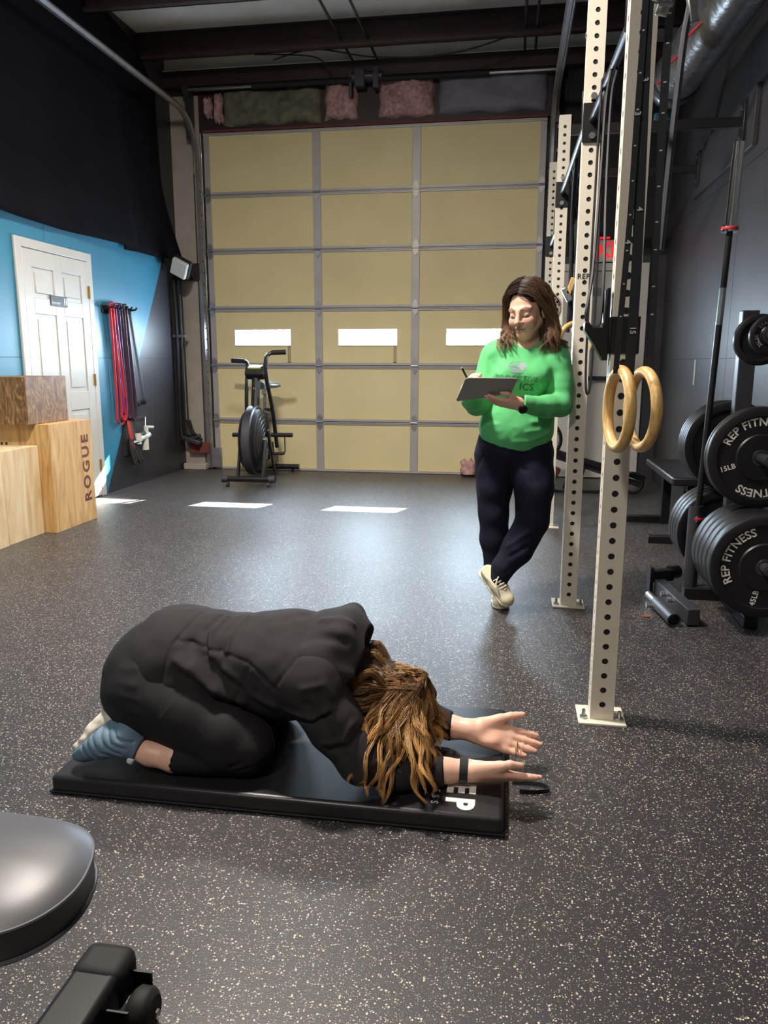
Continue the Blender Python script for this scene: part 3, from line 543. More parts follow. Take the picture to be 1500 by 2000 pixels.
for i, (x, y) in enumerate(UP):
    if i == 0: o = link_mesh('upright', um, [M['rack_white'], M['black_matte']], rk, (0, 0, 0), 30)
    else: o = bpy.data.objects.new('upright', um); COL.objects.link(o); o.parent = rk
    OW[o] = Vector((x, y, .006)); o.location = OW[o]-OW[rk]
    bpl = MB().bx(x-.077, x+.077, y-.07, y+.07, 0, .008).build('base_plate', M['rack_white'], o, .0015)
    for sx in (-1, 1): MB().cyl((x+sx*.058, y-.045*sx*0-.03, .008), (x+sx*.058, y-.03, .016), .014, n=6).cyl((x+sx*.058, y-.03, .016), (x+sx*.058, y-.03, .038), .006, n=8).build('bolt', M['zinc'], o)
    MB().cyl((x-.045, y, 2.57), (x-.037, y, 2.57), .012, n=6).build('bolt', M['zinc'], o); MB().cyl((x-.045, y, 2.72), (x-.037, y, 2.72), .012, n=6).build('bolt', M['zinc'], o)
    if i == 1: place(text_mb('REP', .032, .012, .0006, 1.1), (x-.006, y-.0386, 1.5605), (1, 0, 0), (0, 0, 1)).build('lettering', M['black_matte'], o)
    if i == 2: place(text_mb('REP', .032, .012, .0006, 1.1), (x-.006, y-.0386, 1.5605), (1, 0, 0), (0, 0, 1)).build('lettering', M['black_matte'], o)
def pull_bar(i, j, z, r=.016):
    (xa, ya), (xb, yb) = UP[i], UP[j]
    pb = MB().cyl((xa, ya+.04, z), (xb, yb-.04, z), r, n=14).build('pull_up_bar', M['dark_steel'], rk)
    for (x, y, s) in ((xa, ya, 1), (xb, yb, -1)):
        MB().bx(x-.043, x+.043, y+s*.039, y+s*.046, z-.09, z+.07).build('mounting_plate', M['black_paint'], pb, .002)
        for dz in (-.065, .095): MB().cyl((x, y+s*.038, z+dz), (x, y+s*.055, z+dz), .015, n=6).build('bolt', M['zinc'], pb)
pull_bar(0, 1, 2.215); pull_bar(2, 3, 2.13); pull_bar(1, 2, 2.29, .016)
for x, y in UP[2:]:
    so = MB()
    so.bx(x+.04, XR-.03, y-.025, y+.025, 2.66, 2.72).build('wall_stringer', M['black_paint'], rk, .003)
    MB().bx(XR-.05, XR-.012, y-.05, y+.05, 2.56, 2.82).build('wall_bracket', M['black_paint'], rk, .004)
    for z in (2.6, 2.78): MB().cyl((XR-.06, y, z), (XR-.05, y, z), .014, n=6).build('bolt', M['zinc'], rk)
MB().bx(XR-.03, XR-.001, 5.4, 7.05, 2.5, 2.86).build('ledger_board', M['right_paint'], rk, .003)
# J-cup on the nearest upright
jc = thing('j_cup', (.25, 2.508, 1.2), 'black steel bar hook clamped on the nearest white upright', 'hook')
x, y = UP[0]
MB().bx(x-.043, x+.043, y-.0435, y-.0395, 1.205, 1.315).bx(x-.043, x-.0395, y-.0435, y+.044, 1.205, 1.315).bx(x-.043, x+.043, y+.0395, y+.044, 1.205, 1.315).build('clamp_plate', M['black_paint'], jc, .001)
prof = [(-.046, 1.20), (-.046, 1.40), (-.058, 1.40), (-.062, 1.30), (-.068, 1.285), (-.095, 1.283), (-.105, 1.30), (-.118, 1.30), (-.118, 1.275), (-.09, 1.235), (-.06, 1.185), (-.046, 1.185)]
MB().prism([(p[0], p[1]) for p in prof], (x, y-.03, 0), (1, 0, 0), (0, 0, 1), (0, .06, 0)).build('hook_arm', M['black_paint'], jc, .002)
MB().bx(x-.062, x-.0585, y-.028, y+.028, 1.29, 1.395).build('pad', M['dark_steel'], jc, .001)
# resistance band looped over the bar and the hook
pth = smooth_path([(.322, 3.1, 2.235), (.30, 3.05, 2.1), (.275, 2.85, 1.8), (.245, 2.62, 1.48), (.225, 2.52, 1.36), (.22, 2.505, 1.315), (.235, 2.505, 1.29), (.262, 2.507, 1.30), (.272, 2.56, 1.45), (.285, 2.75, 1.75), (.31, 2.98, 2.08), (.333, 3.06, 2.2), (.322, 3.1, 2.24)], 6)
tag(MB().strap(pth, (.25, .95, 0), .022, .006).build('stretch_band', M['band_black'], sharp=50), 'long black stretch band looped from the pull-up bar to the black hook', 'band')
pth = smooth_path([(.305, 3.3, 2.235), (.30, 3.29, 1.9), (.297, 3.28, 1.2), (.31, 3.28, 1.05), (.322, 3.28, 1.2), (.32, 3.29, 1.9), (.318, 3.3, 2.235), (.311, 3.3, 2.243), (.305, 3.3, 2.235)], 6)
tag(MB().strap(pth, (.2, .97, 0), .03, .006).build('stretch_band', M['band_black'], sharp=50), 'black stretch band hanging straight from the pull-up bar behind the nearest upright', 'band')
# gymnastic rings
def ring(c, yaw, name_label, strands, R0=.104, r=.0155):
    t = thing('gym_ring', (c[0], c[1], c[2]-.12), name_label, 'ring', 'wooden gymnastic rings')
    d = Vector((math.cos(yaw), math.sin(yaw), 0)); P = [Vector(c)+d*R0*math.cos(a)+Vector((0, 0, 1))*R0*math.sin(a) for a in np.linspace(0, 2*math.pi, 56, endpoint=False)]
    MB().tube(P, r, n=14, closed=True).build('wooden_hoop', M['ring_wood'], t, sharp=0)
    for pts, wd in strands:
        so = MB().strap(smooth_path(pts, 10), (1, -.25, 0), wd, .003).build('strap', M['strap_black'], t, sharp=50)
        if wd in (.022, .026, .03): continue
        mk = MB()
        for z in np.arange(1.3, 2.2, .085):
            P = smooth_path(pts, 10); q = min(P, key=lambda p: abs(p.z-z)); mk.box(q+Vector((-.0005, -.0028, 0)), (wd*.35, .001, .0035), Matrix.Rotation(math.atan2(-.25, 1), 3, 'Z'))
        mk.build('scale_mark', M['print_grey'], so)
    return t
SA = [(.276, 2.17, 1.15), (.279, 2.17, 1.27), (.282, 2.17, 1.349), (.289, 2.17, 1.553), (.291, 2.17, 1.762), (.294, 2.17, 1.985), (.295, 2.17, 2.3), (.297, 2.17, 2.75)]
SB = [(.312, 2.18, 1.145), (.314, 2.18, 1.297), (.314, 2.18, 1.427), (.311, 2.18, 1.604), (.306, 2.18, 1.824), (.303, 2.18, 2.011), (.303, 2.18, 2.3), (.303, 2.18, 2.75)]
SC_ = [(.375, 2.25, 1.15), (.372, 2.25, 1.381), (.369, 2.25, 1.565), (.367, 2.25, 1.743), (.366, 2.25, 1.927), (.367, 2.25, 2.117), (.367, 2.25, 2.75)]
ra = ring((.292, 2.19, 1.053), math.radians(99), 'left hanging wooden ring in front of the nearest upright',
    [(SA, .015), (SB, .026)])
rb = ring((.362, 2.245, 1.05), math.radians(102), 'right hanging wooden ring, with its strap slanting to the steel buckle',
    [(SC_, .021)])
for (t, cx, cy, z) in ((ra, .3, 2.14, 1.2), (rb, .4, 2.23, 2.13)):
    pass
bk_ = thing('cam_buckle', (.34, 2.19, 2.0), 'steel cam buckle on the ring straps at the top of the picture', 'buckle')
MB().box((.345, 2.19, 2.06), (.03, .012, .075), Matrix.Rotation(.25, 3, 'Y')).build('buckle_body', M['zinc'], bk_, .003); MB().cyl((.328, 2.185, 2.05), (.362, 2.185, 2.045), .006, n=8).build('pin', M['chrome'], bk_)
MB().tube([(.322+.014*math.cos(a), 2.16, 2.07+.026*math.sin(a)) for a in np.linspace(0, 6.28, 16)[:-1]], .006, n=8, closed=True).build('carabiner', M['chrome'], bk_)
for (tt, zz, xx, yy) in (('3', 1.875, .3055, 2.1765), ('3', 1.794, .291, 2.1665), ('4', 1.568, .312, 2.1765), ('4', 1.486, .2865, 2.1665), ('15', 1.263, .3135, 2.1765)):
    b = place(text_mb(tt, .02, .03, .0004), (xx, yy-.002, zz), (0, 0, -1), (1, -.25, 0)); b.build('strap_numeral', M['print_grey'], [c for c in ra.children if c.name.startswith('strap')][1 if xx > .305 else 0])
# farther ring with straps between the second and third uprights
rc = ring((.38, 4.95, 1.31), math.radians(20), 'partly hidden wooden ring behind the standing person', [([(.37, 4.95, 1.41), (.365, 4.96, 1.8), (.33, 5.0, 2.28)], .03), ([(.39, 4.95, 1.41), (.39, 4.96, 1.8), (.35, 5.0, 2.28)], .026)])
rt_ = thing('hanging_ropes', (.29, 5.1, 1.35), 'bunch of black ropes and straps hanging from the rack behind the standing person', 'ropes')
for k in range(7):
    x0 = .335+.012*k; MB().tube(smooth_path([(.31+.01*math.sin(k), 4.6+.08*k, 2.3), (x0-.01, 4.95+.03*k, 2.05), (x0-.01*(k % 3), 5.0, 1.7), (x0+.008*math.sin(k*2), 5.02, 1.36+.03*(k % 3))], 6), .011, n=6).build('rope', M['black_paint' if k % 2 else 'black_matte'], rt_)
MB().box((.335, 4.93, 1.63), (.03, .03, .1), Matrix.Rotation(.3, 3, 'Y')).build('tag', M['ring_wood'], rt_, .004); MB().box((.315, 4.93, 1.58), (.04, .03, .09), Matrix.Rotation(-.5, 3, 'Y')).build('clamp', M['zinc'], rt_, .006)
# ================================================================ plate tree, plates, barbell
TX, TY = 1.1, 3.97
tr = thing('plate_tree', (TX, TY, 0), 'dark steel weight tree holding the plates', 'rack')
MB().bx(TX-.038, TX+.038, TY-.03, TY+.03, .06, 1.42).build('post', M['dark_steel'], tr, .004)
MB().bx(TX-.2, TX+.28, TY-.035, TY+.035, 0, .06).build('cross_foot', M['black_paint'], tr, .004); MB().bx(TX-.03, TX+.03, TY-.45, TY+.4, 0, .055).build('long_foot', M['black_paint'], tr, .004)
for z, ln, s in ((.315, .62, -1), (.315, .5, 1), (.765, .5, -1), (.765, .5, 1), (1.295, .4, -1)): MB().cyl((TX, TY, z), (TX, TY+s*ln, z), .024, n=16).cyl((TX, TY+s*ln, z), (TX, TY+s*(ln+.008), z), .018, n=16).cyl((TX, TY+s*.04, z), (TX, TY+s*.05, z), .05, n=16).build('peg', M['dark_steel'], tr)
hx = .93
MB().lathe([(.034, .0), (.034, .42), (.028, .42), (.028, .0)], (hx, TY-.0, .06), (0, 0, 1), 20).bx(hx-.01, hx+.1, TY-.03, TY+.03, .06, .065).build('bar_holder', M['dark_steel'], tr)
def plate(y, z, R, th, m, label, texts=(), hub=.1, lip=.02, group='weight plates on the tree', x=TX):
    t = thing('weight_plate', (x, y, z-R), label, 'weight plate', group)
    p = [(.026, 0), (hub, 0), (hub+.003, .004), (hub+.006, .007), (R-lip*2.2, .007), (R-lip*2, .0), (R-.008, 0), (R-.002, .003), (R, .008), (R, th-.008), (R-.002, th-.003), (R-.008, th), (hub, th), (.026, th), (.026, 0)]
    MB().lathe(p, (x, y, z), (0, 1, 0), 64).build('plate_body', m, t, sharp=30)
    MB().lathe([(.026, -.002), (.036, -.002), (.038, .002), (.026, .002)], (x, y, z), (0, 1, 0), 32).build('steel_insert', M['dark_steel'], t)
    for tx, size, rad, ang, inw, bold, mm in texts:
        if inw:
            r_ = Vector((math.cos(math.radians(ang)), 0, math.sin(math.radians(ang)))); place(text_mb(tx, size, bold, .0006, 1.05), Vector((x, y+.0062, z))+r_*rad, -r_, (r_.z, 0, -r_.x)).build('lettering', mm, t); continue
        b = bend(text_mb(tx, size, bold, .0006, 1.05), rad, math.radians(ang), inw); place(b, (x, y+.0062, z), (1, 0, 0), (0, 0, 1)).build('lettering', mm, t)
    return t
PW = M['print_white']
plate(3.60, .765, .225, .042, M['bumper'], 'black bumper plate marked 15LB on the middle peg', [('REP FITNESS', .05, .158, 108, False, .018, PW), ('REP FITNESS', .05, .158, -72, False, .018, PW), ('15LB', .032, .143, 200, True, .012, PW), ('15LB', .032, .143, 20, True, .012, PW)])
plate(3.645, .765, .225, .03, M['bumper'], 'thin black plate right behind the 15LB plate')
for k in range(5): plate(4.07+k*.034, .765, .225, .032, M['bumper'], ('first', 'second', 'third', 'fourth', 'fifth')[k]+' plate of the middle far-side stack, counted from the post')
plate(3.41, .315, .225, .075, M['bumper'], 'thick black bumper plate marked 45LB on the lowest peg', [('REP FITNESS', .05, .158, 158, False, .018, PW), ('REP FITNESS', .05, .158, -22, False, .018, PW), ('45LB', .032, .143, 258, True, .012, PW), ('45LB', .032, .143, 78, True, .012, PW)], .1, .02)
for k in range(4): plate(3.487+k*.07, .315, .225, .068, M['bumper'], ('first', 'second', 'third', 'fourth')[k]+' bumper plate behind the 45LB plate on the lowest peg')
for k in range(4): plate(4.09+k*.06, .315, .225, .056, M['bumper'], ('first', 'second', 'third', 'fourth')[k]+' plate of the lowest far-side stack, counted from the post')
plate(3.62, 1.295, .088, .03, M['iron_plate'], 'small iron plate lettered STANDARD on the top peg', [('STANDARD', .021, .058, 90, False, .01, M['print_grey']), ('25LBS', .021, .058, 205, False, .01, M['print_grey'])], .04, .01)
plate(3.76, 1.28, .114, .034, M['iron_plate'], 'larger iron plate behind the STANDARD plate on the top peg', (), .05, .012)
bb = thing('barbell', (hx, TY, .07), 'barbell with red collar rings standing upright in the weight tree', 'barbell')
b0, b1 = Vector((hx, TY, .075)), Vector((.99, TY, 2.17)); ax = (b1-b0).normalized(); at = lambda s: b0+ax*s
MB().cyl(at(.36), at(1.70), .0155, n=16).build('shaft', M['black_paint'], bb); MB().cyl(at(1.28), at(1.45), .0158, n=16).build('knurl', M['zinc'], bb)
for a, bb_, nm in ((0, .32, 'sleeve'), (1.73, 2.09, 'sleeve')): MB().cyl(at(a), at(bb_), .025, n=24).build(nm, M['chrome'], bb)
for a in (.325, 1.70): MB().cyl(at(a), at(a+.03), .037, n=28).build('collar', M['chrome'], bb); MB().lathe([(.0372, .009), (.0385, .012), (.0385, .02), (.0372, .023)], at(a), ax, 28).build('colour_ring', M['red'], bb)
# ================================================================ flat bench and floor attachment
fbn = thing('flat_bench', (1.16, 5.75, 0), 'low black flat bench behind the weight tree', 'bench')
RBn = Matrix.Translation((1.16, 5.55, 0)) @ Matrix.Rotation(math.radians(0), 4, 'Z')
MB().box((0, 0, .435), (.26, 1.0, .055)).xf(RBn).build('pad', M['vinyl_mat'], fbn, .012)
MB().box((0, .34, .2), (.06, .06, .4)).xf(RBn).build('leg', M['black_paint'], fbn, .003); MB().box((0, -.34, .2), (.06, .06, .4)).xf(RBn).build('leg', M['black_paint'], fbn, .003)
MB().box((-.02, .36, .025), (.5, .06, .05)).xf(RBn).build('foot', M['black_paint'], fbn, .003); MB().box((-.02, -.34, .025), (.42, .06, .05)).xf(RBn).build('foot', M['black_paint'], fbn, .003)
MB().box((0, 0, .385), (.05, .9, .05)).xf(RBn).build('spine', M['black_paint'], fbn, .003)
la = thing('rack_attachment', (.78, 3.75, 0), 'dark steel landmine attachment lying on the floor by the uprights', 'attachment')
ra_ = Matrix.Translation((.79, 3.75, 0)) @ Matrix.Rotation(math.radians(7), 4, 'Z')
MB().box((.03, 0, .045), (.056, .5, .075)).xf(ra_).build('square_tube', M['dark_steel'], la, .003)
MB().lathe([(.031, -.26), (.031, 0), (.026, 0), (.026, -.26), (.031, -.26)], (-.06, 0, .034), (0, 1, 0), 24).xf(ra_).build('round_tube', M['dark_steel'], la); MB().cyl((-.06, 0, .036), (-.06, .13, .036), .018, n=14).xf(ra_).build('stub', M['zinc'], la)
for yy in (-.02, .08): MB().cyl((-.016, yy, .055), (.0, yy, .055), .012, n=6).xf(ra_).build('bolt', M['zinc'], la)
MB().cyl((-.115, -.02, .03), (-.09, -.02, .03), .016, n=6).xf(ra_).build('knob', M['zinc'], la)
MB().box((-.01, .28, .07), (.018, .06, .14)).xf(ra_).build('lug', M['black_paint'], la, .003); MB().box((.05, .3, .09), (.13, .05, .06), Matrix.Rotation(.3, 3, 'Z')).xf(ra_).build('swivel_block', M['black_paint'], la, .006); MB().cyl((.1, .32, .1), (.15, .34, .1), .034, n=16).xf(ra_).build('swivel', M['black_paint'], la)
tag(MB().add([(.63, 3.62, .002), (.66, 3.60, .006), (.69, 3.615, .003), (.67, 3.64, .008)], [(0, 1, 2, 3)]).add([(.63, 3.62, 0), (.66, 3.60, .003), (.69, 3.615, 0), (.67, 3.64, .005)], [(3, 2, 1, 0)]).build('dry_leaf', M['leaf']), 'small dry brown leaf on the floor near the uprights', 'leaf')
# ================================================================ rowing machine by the exit door
rw = thing('rowing_machine', (.8, 7.3, 0), 'dark rowing machine parked in front of the white exit door', 'rower')
MB().box((.75, 7.25, .27), (1.0, .06, .05), Matrix.Rotation(math.radians(16), 3, 'Y')).build('rail', M['black_paint'], rw, .006); MB().box((.8, 7.3, .2), (.9, .04, .05), Matrix.Rotation(math.radians(18), 3, 'Y')).build('lower_rail', M['dark_steel'], rw, .006)
MB().bx(.3, 1.05, 7.15, 7.2, .0, .03).build('base_bar', M['black_paint'], rw, .004)
for x in (.55, .65, .95): MB().box((x, 7.25, .12), (.05, .05, .26), Matrix.Rotation(.25, 3, 'Y')).build('leg', M['black_paint'], rw, .004)
hs = MB().tube([(.3+.17*math.cos(a), 7.3, .47+.17*math.sin(a)) for a in np.linspace(0, 6.283, 28)[:-1]], .018, n=8, closed=True).build('flywheel_rim', M['black_paint'], rw)
mg = MB()
for k in range(-7, 8): h = math.sqrt(max(0, .165**2-(k*.022)**2)); mg.tube([(.3+k*.022, 7.29, .47-h), (.3+k*.022, 7.29, .47+h)], .003, n=4); mg.tube([(.3-h, 7.285, .47+k*.022), (.3+h, 7.285, .47+k*.022)], .003, n=4)
mg.build('mesh_grille', M['clip_grey'], hs)
MB().tube([(1.12+.09*math.cos(a), 7.2, .1+.09*math.sin(a)) for a in np.linspace(0, 6.283, 20)[:-1]], .015, n=6, closed=True).build('tail_wheel', M['black_matte'], rw)
MB().box((.4, 7.3, .17), (.13, .1, .12), Matrix.Rotation(.4, 3, 'Y')).build('footrest', M['brick_red'], rw, .01)
# ================================================================ duct roll high on the right
dc = thing('duct_roll', (1.2, 6.0, 2.9), 'plastic-wrapped silver duct hanging high at the right', 'duct')
da, db = Vector((1.13, 6.35, 3.27)), Vector((1.2, 3.7, 2.95))
da, db = Vector((1.06, 6.1, 3.12)), Vector((1.19, 3.2, 3.14))
MB().cyl(da, db, .16, n=28).build('wrapped_tube', M['plastic_wrap'], dc); MB().lathe([(.163, 0), (.172, .02), (.172, .06), (.163, .08)], da, db-da, 28).build('end_band', M['black_matte'], dc)
MB().lathe([(.15, 0), (.165, -.05), (.15, -.13), (.1, -.19), (.02, -.2)], da, db-da, 24).build('plastic_end', M['plastic_wrap'], dc)
for k in range(3): MB().box(da.lerp(db, .12+.13*k)+Vector((-.135, 0, -.088)), (.012, .3, .012), Matrix.Rotation(.2, 3, 'Z')).build('red_marking', M['red'], dc)
MB().box((1.05, 6.42, 2.95), (.14, .05, .09)).build('teal_tag', M['teal'], dc, .01)
pl = thing('pulley', (.62, 3.3, 2.3), 'black pulley disc and steel cable hanging near the top right', 'pulley')
MB().lathe([(0, 0), (.07, 0), (.078, .006), (.07, .012), (.078, .018), (.07, .024), (0, .024)], (.62, 3.2, 2.55), (.5, -.3, .9), 32).build('disc', M['black_paint'], pl)
MB().tube(smooth_path([(.62, 3.2, 2.6), (.6, 3.2, 2.5), (.585, 3.2, 2.4), (.575, 3.2, 2.3), (.56, 3.2, 2.0), (.545, 3.2, 1.6)], 6), .013, n=8).build('cable', M['dark_steel'], pl); MB().box((.6, 3.2, 2.43), (.035, .03, .1), Matrix.Rotation(-.2, 3, 'Y')).build('shackle', M['zinc'], pl, .006); MB().cyl((.62, 3.21, 2.56), (.62, 3.21, 4.1), .02, n=10).build('hanger', M['dark_steel'], pl)
# ================================================================ exercise mat
mt = thing('exercise_mat', (-.6, 2.09, 0), 'black folding vinyl exercise mat under the kneeling person', 'mat')
MB().bx(-1.225, .017, 1.772, 2.41, .002, .052).build('pad', M['vinyl_mat'], mt, .013, seg=4)
MB().bx(-1.229, .021, 1.768, 2.414, .004, .01).build('seam', M['black_matte'], mt, .002)
for ch, yy in (('R', 1.975), ('E', 1.898), ('P', 1.823)):
    place(text_mb(ch, .1, .045, .0008), (-.1, yy, .0528), (0, -1, 0), (1, 0, 0)).build('logo_letter', M['print_white'], mt)
for k, ch in enumerate('FITNESS'): place(text_mb(ch, .028, .012, .0008), (-.163, 1.99-.0285*k, .0528), (0, -1, 0), (1, 0, 0)).build('logo_letter', M['print_grey'], mt)
# ================================================================ foreground bench
wbn = thing('weight_bench', (-.8, .9, 0), 'grey-black padded weight bench cut off in the near left corner', 'bench')
out = [(-1.5, 1.03), (-.9, 1.028), (-.76, 1.026), (-.69, 1.02), (-.645, 1.005), (-.612, .975), (-.592, .93), (-.583, .885), (-.588, .845), (-.605, .81), (-.635, .782), (-.68, .763), (-.76, .752), (-.9, .745), (-1.5, .74)]
op = smooth_path([(x, y, 0) for x, y in out], 5)
def pad_ring(z, ins):
    c = Vector((-1.0, .888, 0)); r = []
    for p in op:
        q = p-c; r.append((c.x+q.x-(ins if q.x > 0 else 0)*min(1, max(0, q.x)/.4), c.y+q.y*(1-ins/.145), z))
    return r
lv = [(.40, .012), (.403, .002), (.408, 0), (.444, 0), (.449, -.003), (.453, .002), (.460, .012), (.468, .03), (.475, .06), (.479, .09), (.481, .125)]; b = MB(); vs = []; n = len(op)
for z, i_ in lv: vs += pad_ring(z, i_)
fs = [(i*n+k, i*n+k+1, (i+1)*n+k+1, (i+1)*n+k) for i in range(len(lv)-1) for k in range(n-1)]; fs += [tuple(range(n))[::-1], tuple(range((len(lv)-1)*n, len(lv)*n))]
b.add(vs, fs).build('seat_pad', M['vinyl'], wbn, sharp=60)
MB().tube([(p[0], p[1], .4495) for p in pad_ring(0, -.001)], .0026, n=6).build('piping', M['vinyl'], wbn); MB().tube([(p[0], p[1], .405) for p in pad_ring(0, -.002)], .003, n=6).build('piping', M['vinyl'], wbn)
MB().bx(-1.5, -.66, .80, .97, .37, .40).build('seat_frame', M['black_paint'], wbn, .01)
MB().box((-.98, .885, .19), (.07, .07, .36)).build('seat_post', M['black_paint'], wbn, .006)
ft = MB().bx(-.742, -.654, .45, 1.10, .035, .112).build('front_foot', M['black_paint'], wbn, .012, seg=3)
MB().bx(-.747, -.649, 1.075, 1.16, .03, .118).build('end_cap', M['black_matte'], ft, .022, seg=4)
MB().bx(-1.5, -.74, .56, .64, .04, .11).build('spine', M['black_paint'], wbn, .008)
wl_ = MB().lathe([(0, 0), (.03, 0), (.038, .006), (.042, .012), (.042, .032), (.038, .038), (.03, .044), (0, .044)], (-.632, 1.085, .044), (1, 0, 0), 28).build('transport_wheel', M['black_matte'], ft)
for yy in (1.04, 1.13): MB().bx(-.656, -.612, yy-.002, yy+.002, .03, .085).build('wheel_bracket', M['black_paint'], ft)
MB().cyl((-.59, 1.085, .044), (-.58, 1.085, .044), .009, n=6).build('axle_nut', M['chrome'], ft); MB().cyl((-1.0, .93, .16), (-.93, .93, .16), .008, n=8).build('pull_pin', M['chrome'], wbn)
# ================================================================ smooth-surface toolkit for bodies and clothes
A = lambda *p: np.array(p, np.float32)
class SDF:
    def __init__(s, lo, hi, h):
        s.lo = np.array(lo, np.float32); s.h = h; s.n = np.ceil((np.array(hi)-s.lo)/h).astype(int)+1; s.V = np.full(s.n, .06, np.float32)
    def blk(s, lo, hi):
        a = np.clip(np.floor((np.array(lo)-s.lo)/s.h).astype(int), 0, s.n-1); b = np.clip(np.ceil((np.array(hi)-s.lo)/s.h).astype(int)+1, 1, s.n)
        if np.any(b <= a): return None
        sl = tuple(slice(i, j) for i, j in zip(a, b)); ax = [s.lo[d]+s.h*np.arange(a[d], b[d], dtype=np.float32) for d in range(3)]
        return sl, ax[0][:, None, None], ax[1][None, :, None], ax[2][None, None, :]
    def comb(s, sl, d, k, mode):
        v = s.V[sl]
        if mode == 'sub': h = np.clip(.5-.5*(v+d)/k, 0, 1); s.V[sl] = v*(1-h)-d*h+k*h*(1-h)
        elif mode == 'and': h = np.clip(.5-.5*(d-v)*-1/k, 0, 1); h = np.clip(.5+.5*(d-v)/k, 0, 1); s.V[sl] = v*(1-h)+d*h+k*h*(1-h)
        else: h = np.clip(.5+.5*(v-d)/k, 0, 1); s.V[sl] = v*(1-h)+d*h-k*h*(1-h)
    def cone(s, a, ra, b, rb, k=.02, mode='add', sq=None):
        a, b = A(*a), A(*b); m = k+.035+max(ra, rb); q = s.blk(np.minimum(a, b)-m, np.maximum(a, b)+m)
        if q is None: return s
        sl, X, Y, Z = q; ba = b-a; L2 = float(ba@ba)+1e-9; t = np.clip(((X-a[0])*ba[0]+(Y-a[1])*ba[1]+(Z-a[2])*ba[2])/L2, 0, 1)
        dx, dy, dz = X-a[0]-t*ba[0], Y-a[1]-t*ba[1], Z-a[2]-t*ba[2]; d2 = dx*dx+dy*dy+dz*dz
        if sq is not None:
            n, f = A(*sq[0]), sq[1]; n = n/np.linalg.norm(n); c = dx*n[0]+dy*n[1]+dz*n[2]; d2 = d2-c*c+(c/f)**2
        s.comb(sl, np.sqrt(d2)-(ra+(rb-ra)*t), k, mode); return s
    def chain(s, pts, k=.02, sq=None):
        for (a, ra), (b, rb) in zip(pts[:-1], pts[1:]): s.cone(a, ra, b, rb, k, sq=sq)
        return s
    def ell(s, c, r, k=.02, R=None, mode='add'):
        c = A(*c); r = A(*r); m = float(r.max())+k+.03; q = s.blk(c-m, c+m)
        if q is None: return s
        sl, X, Y, Z = q; X, Y, Z = X-c[0], Y-c[1], Z-c[2]
        if R is not None: R = np.array(R, np.float32); X, Y, Z = (X*R[0, i]+Y*R[1, i]+Z*R[2, i] for i in range(3))
        k0 = np.sqrt((X/r[0])**2+(Y/r[1])**2+(Z/r[2])**2)+1e-6; k1 = np.sqrt((X/r[0]**2)**2+(Y/r[1]**2)**2+(Z/r[2]**2)**2)+1e-6
        s.comb(sl, k0*(k0-1)/k1, k, mode); return s
    def cut(s, fn, lo=None, hi=None, k=.004):       # keep fn<0
        q = s.blk(s.lo if lo is None else lo, s.lo+s.h*s.n if hi is None else hi); sl, X, Y, Z = q; d = fn(X, Y, Z)+0*s.V[sl]; s.comb(sl, d.astype(np.float32), k, 'and'); return s
    def fold(s, pts, w, amp, dims=(0, 1, 2), lim=None):   # ridge (+) or groove (-) along a polyline
        P = np.array(pts, np.float32)
        lo, hi = s.lo.copy(), s.lo+s.h*s.n
        for j, d in enumerate(dims): lo[d] = max(lo[d], P[:, j].min()-3*w); hi[d] = min(hi[d], P[:, j].max()+3*w)
        if lim is not None: lo = np.maximum(lo, lim[0]); hi = np.minimum(hi, lim[1])
        q = s.blk(lo, hi)
        if q is None: return s
        sl, X, Y, Z = q; C = [(X, Y, Z)[d] for d in dims]; D = None
        for a, b in zip(P[:-1], P[1:]):
            ba = b-a; t = np.clip(sum((C[j]-a[j])*ba[j] for j in range(len(dims)))/float(ba@ba+1e-9), 0, 1); d = sum((C[j]-a[j]-t*ba[j])**2 for j in range(len(dims))); D = d if D is None else np.minimum(D, d)
        s.V[sl] = s.V[sl]-amp*np.exp(-D/w**2); return s
    def noise(s, amp, sc, seed=0, stretch=(1, 1, 1)):
        m = np.nonzero(np.abs(s.V) < .03); r = np.random.default_rng(seed); T = r.uniform(-1, 1, (32, 32, 32)).astype(np.float32)
        p = [(s.lo[d]+s.h*m[d])*sc*stretch[d] for d in range(3)]; i = [np.floor(x).astype(int) for x in p]; f = [x-y for x, y in zip(p, i)]; f = [x*x*(3-2*x) for x in f]; o = 0
        for a in (0, 1):
            for b in (0, 1):
                for c in (0, 1): o = o+T[(i[0]+a) % 32, (i[1]+b) % 32, (i[2]+c) % 32]*(f[0] if a else 1-f[0])*(f[1] if b else 1-f[1])*(f[2] if c else 1-f[2])
        s.V[m] += amp*o.astype(np.float32); return s
    def mesh(s, name, relax=2):
        V = s.V; S = V < 0; c = np.zeros(np.array(V.shape)-1, np.int8)
        for a in (0, 1):
            for b in (0, 1):
                for d in (0, 1): c += S[a:S.shape[0]-1+a, b:S.shape[1]-1+b, d:S.shape[2]-1+d]
        act = (c > 0) & (c < 8); idx = np.full(act.shape, -1, np.int32); ii = np.nonzero(act); n = len(ii[0]); idx[ii] = np.arange(n)
        acc = np.zeros((n, 3), np.float32); cnt = np.zeros(n, np.float32)
        cor = [(a, b, d) for a in (0, 1) for b in (0, 1) for d in (0, 1)]
        for p in cor:
            for d in range(3):
                if p[d]: continue
                q = list(p); q[d] = 1; va = V[ii[0]+p[0], ii[1]+p[1], ii[2]+p[2]]; vb = V[ii[0]+q[0], ii[1]+q[1], ii[2]+q[2]]; m = (va < 0) != (vb < 0)
                t = np.where(m, va/np.where(m, va-vb, 1), 0); pos = np.zeros((n, 3), np.float32)+np.array(p, np.float32); pos[:, d] += t; acc[m] += pos[m]; cnt[m] += 1
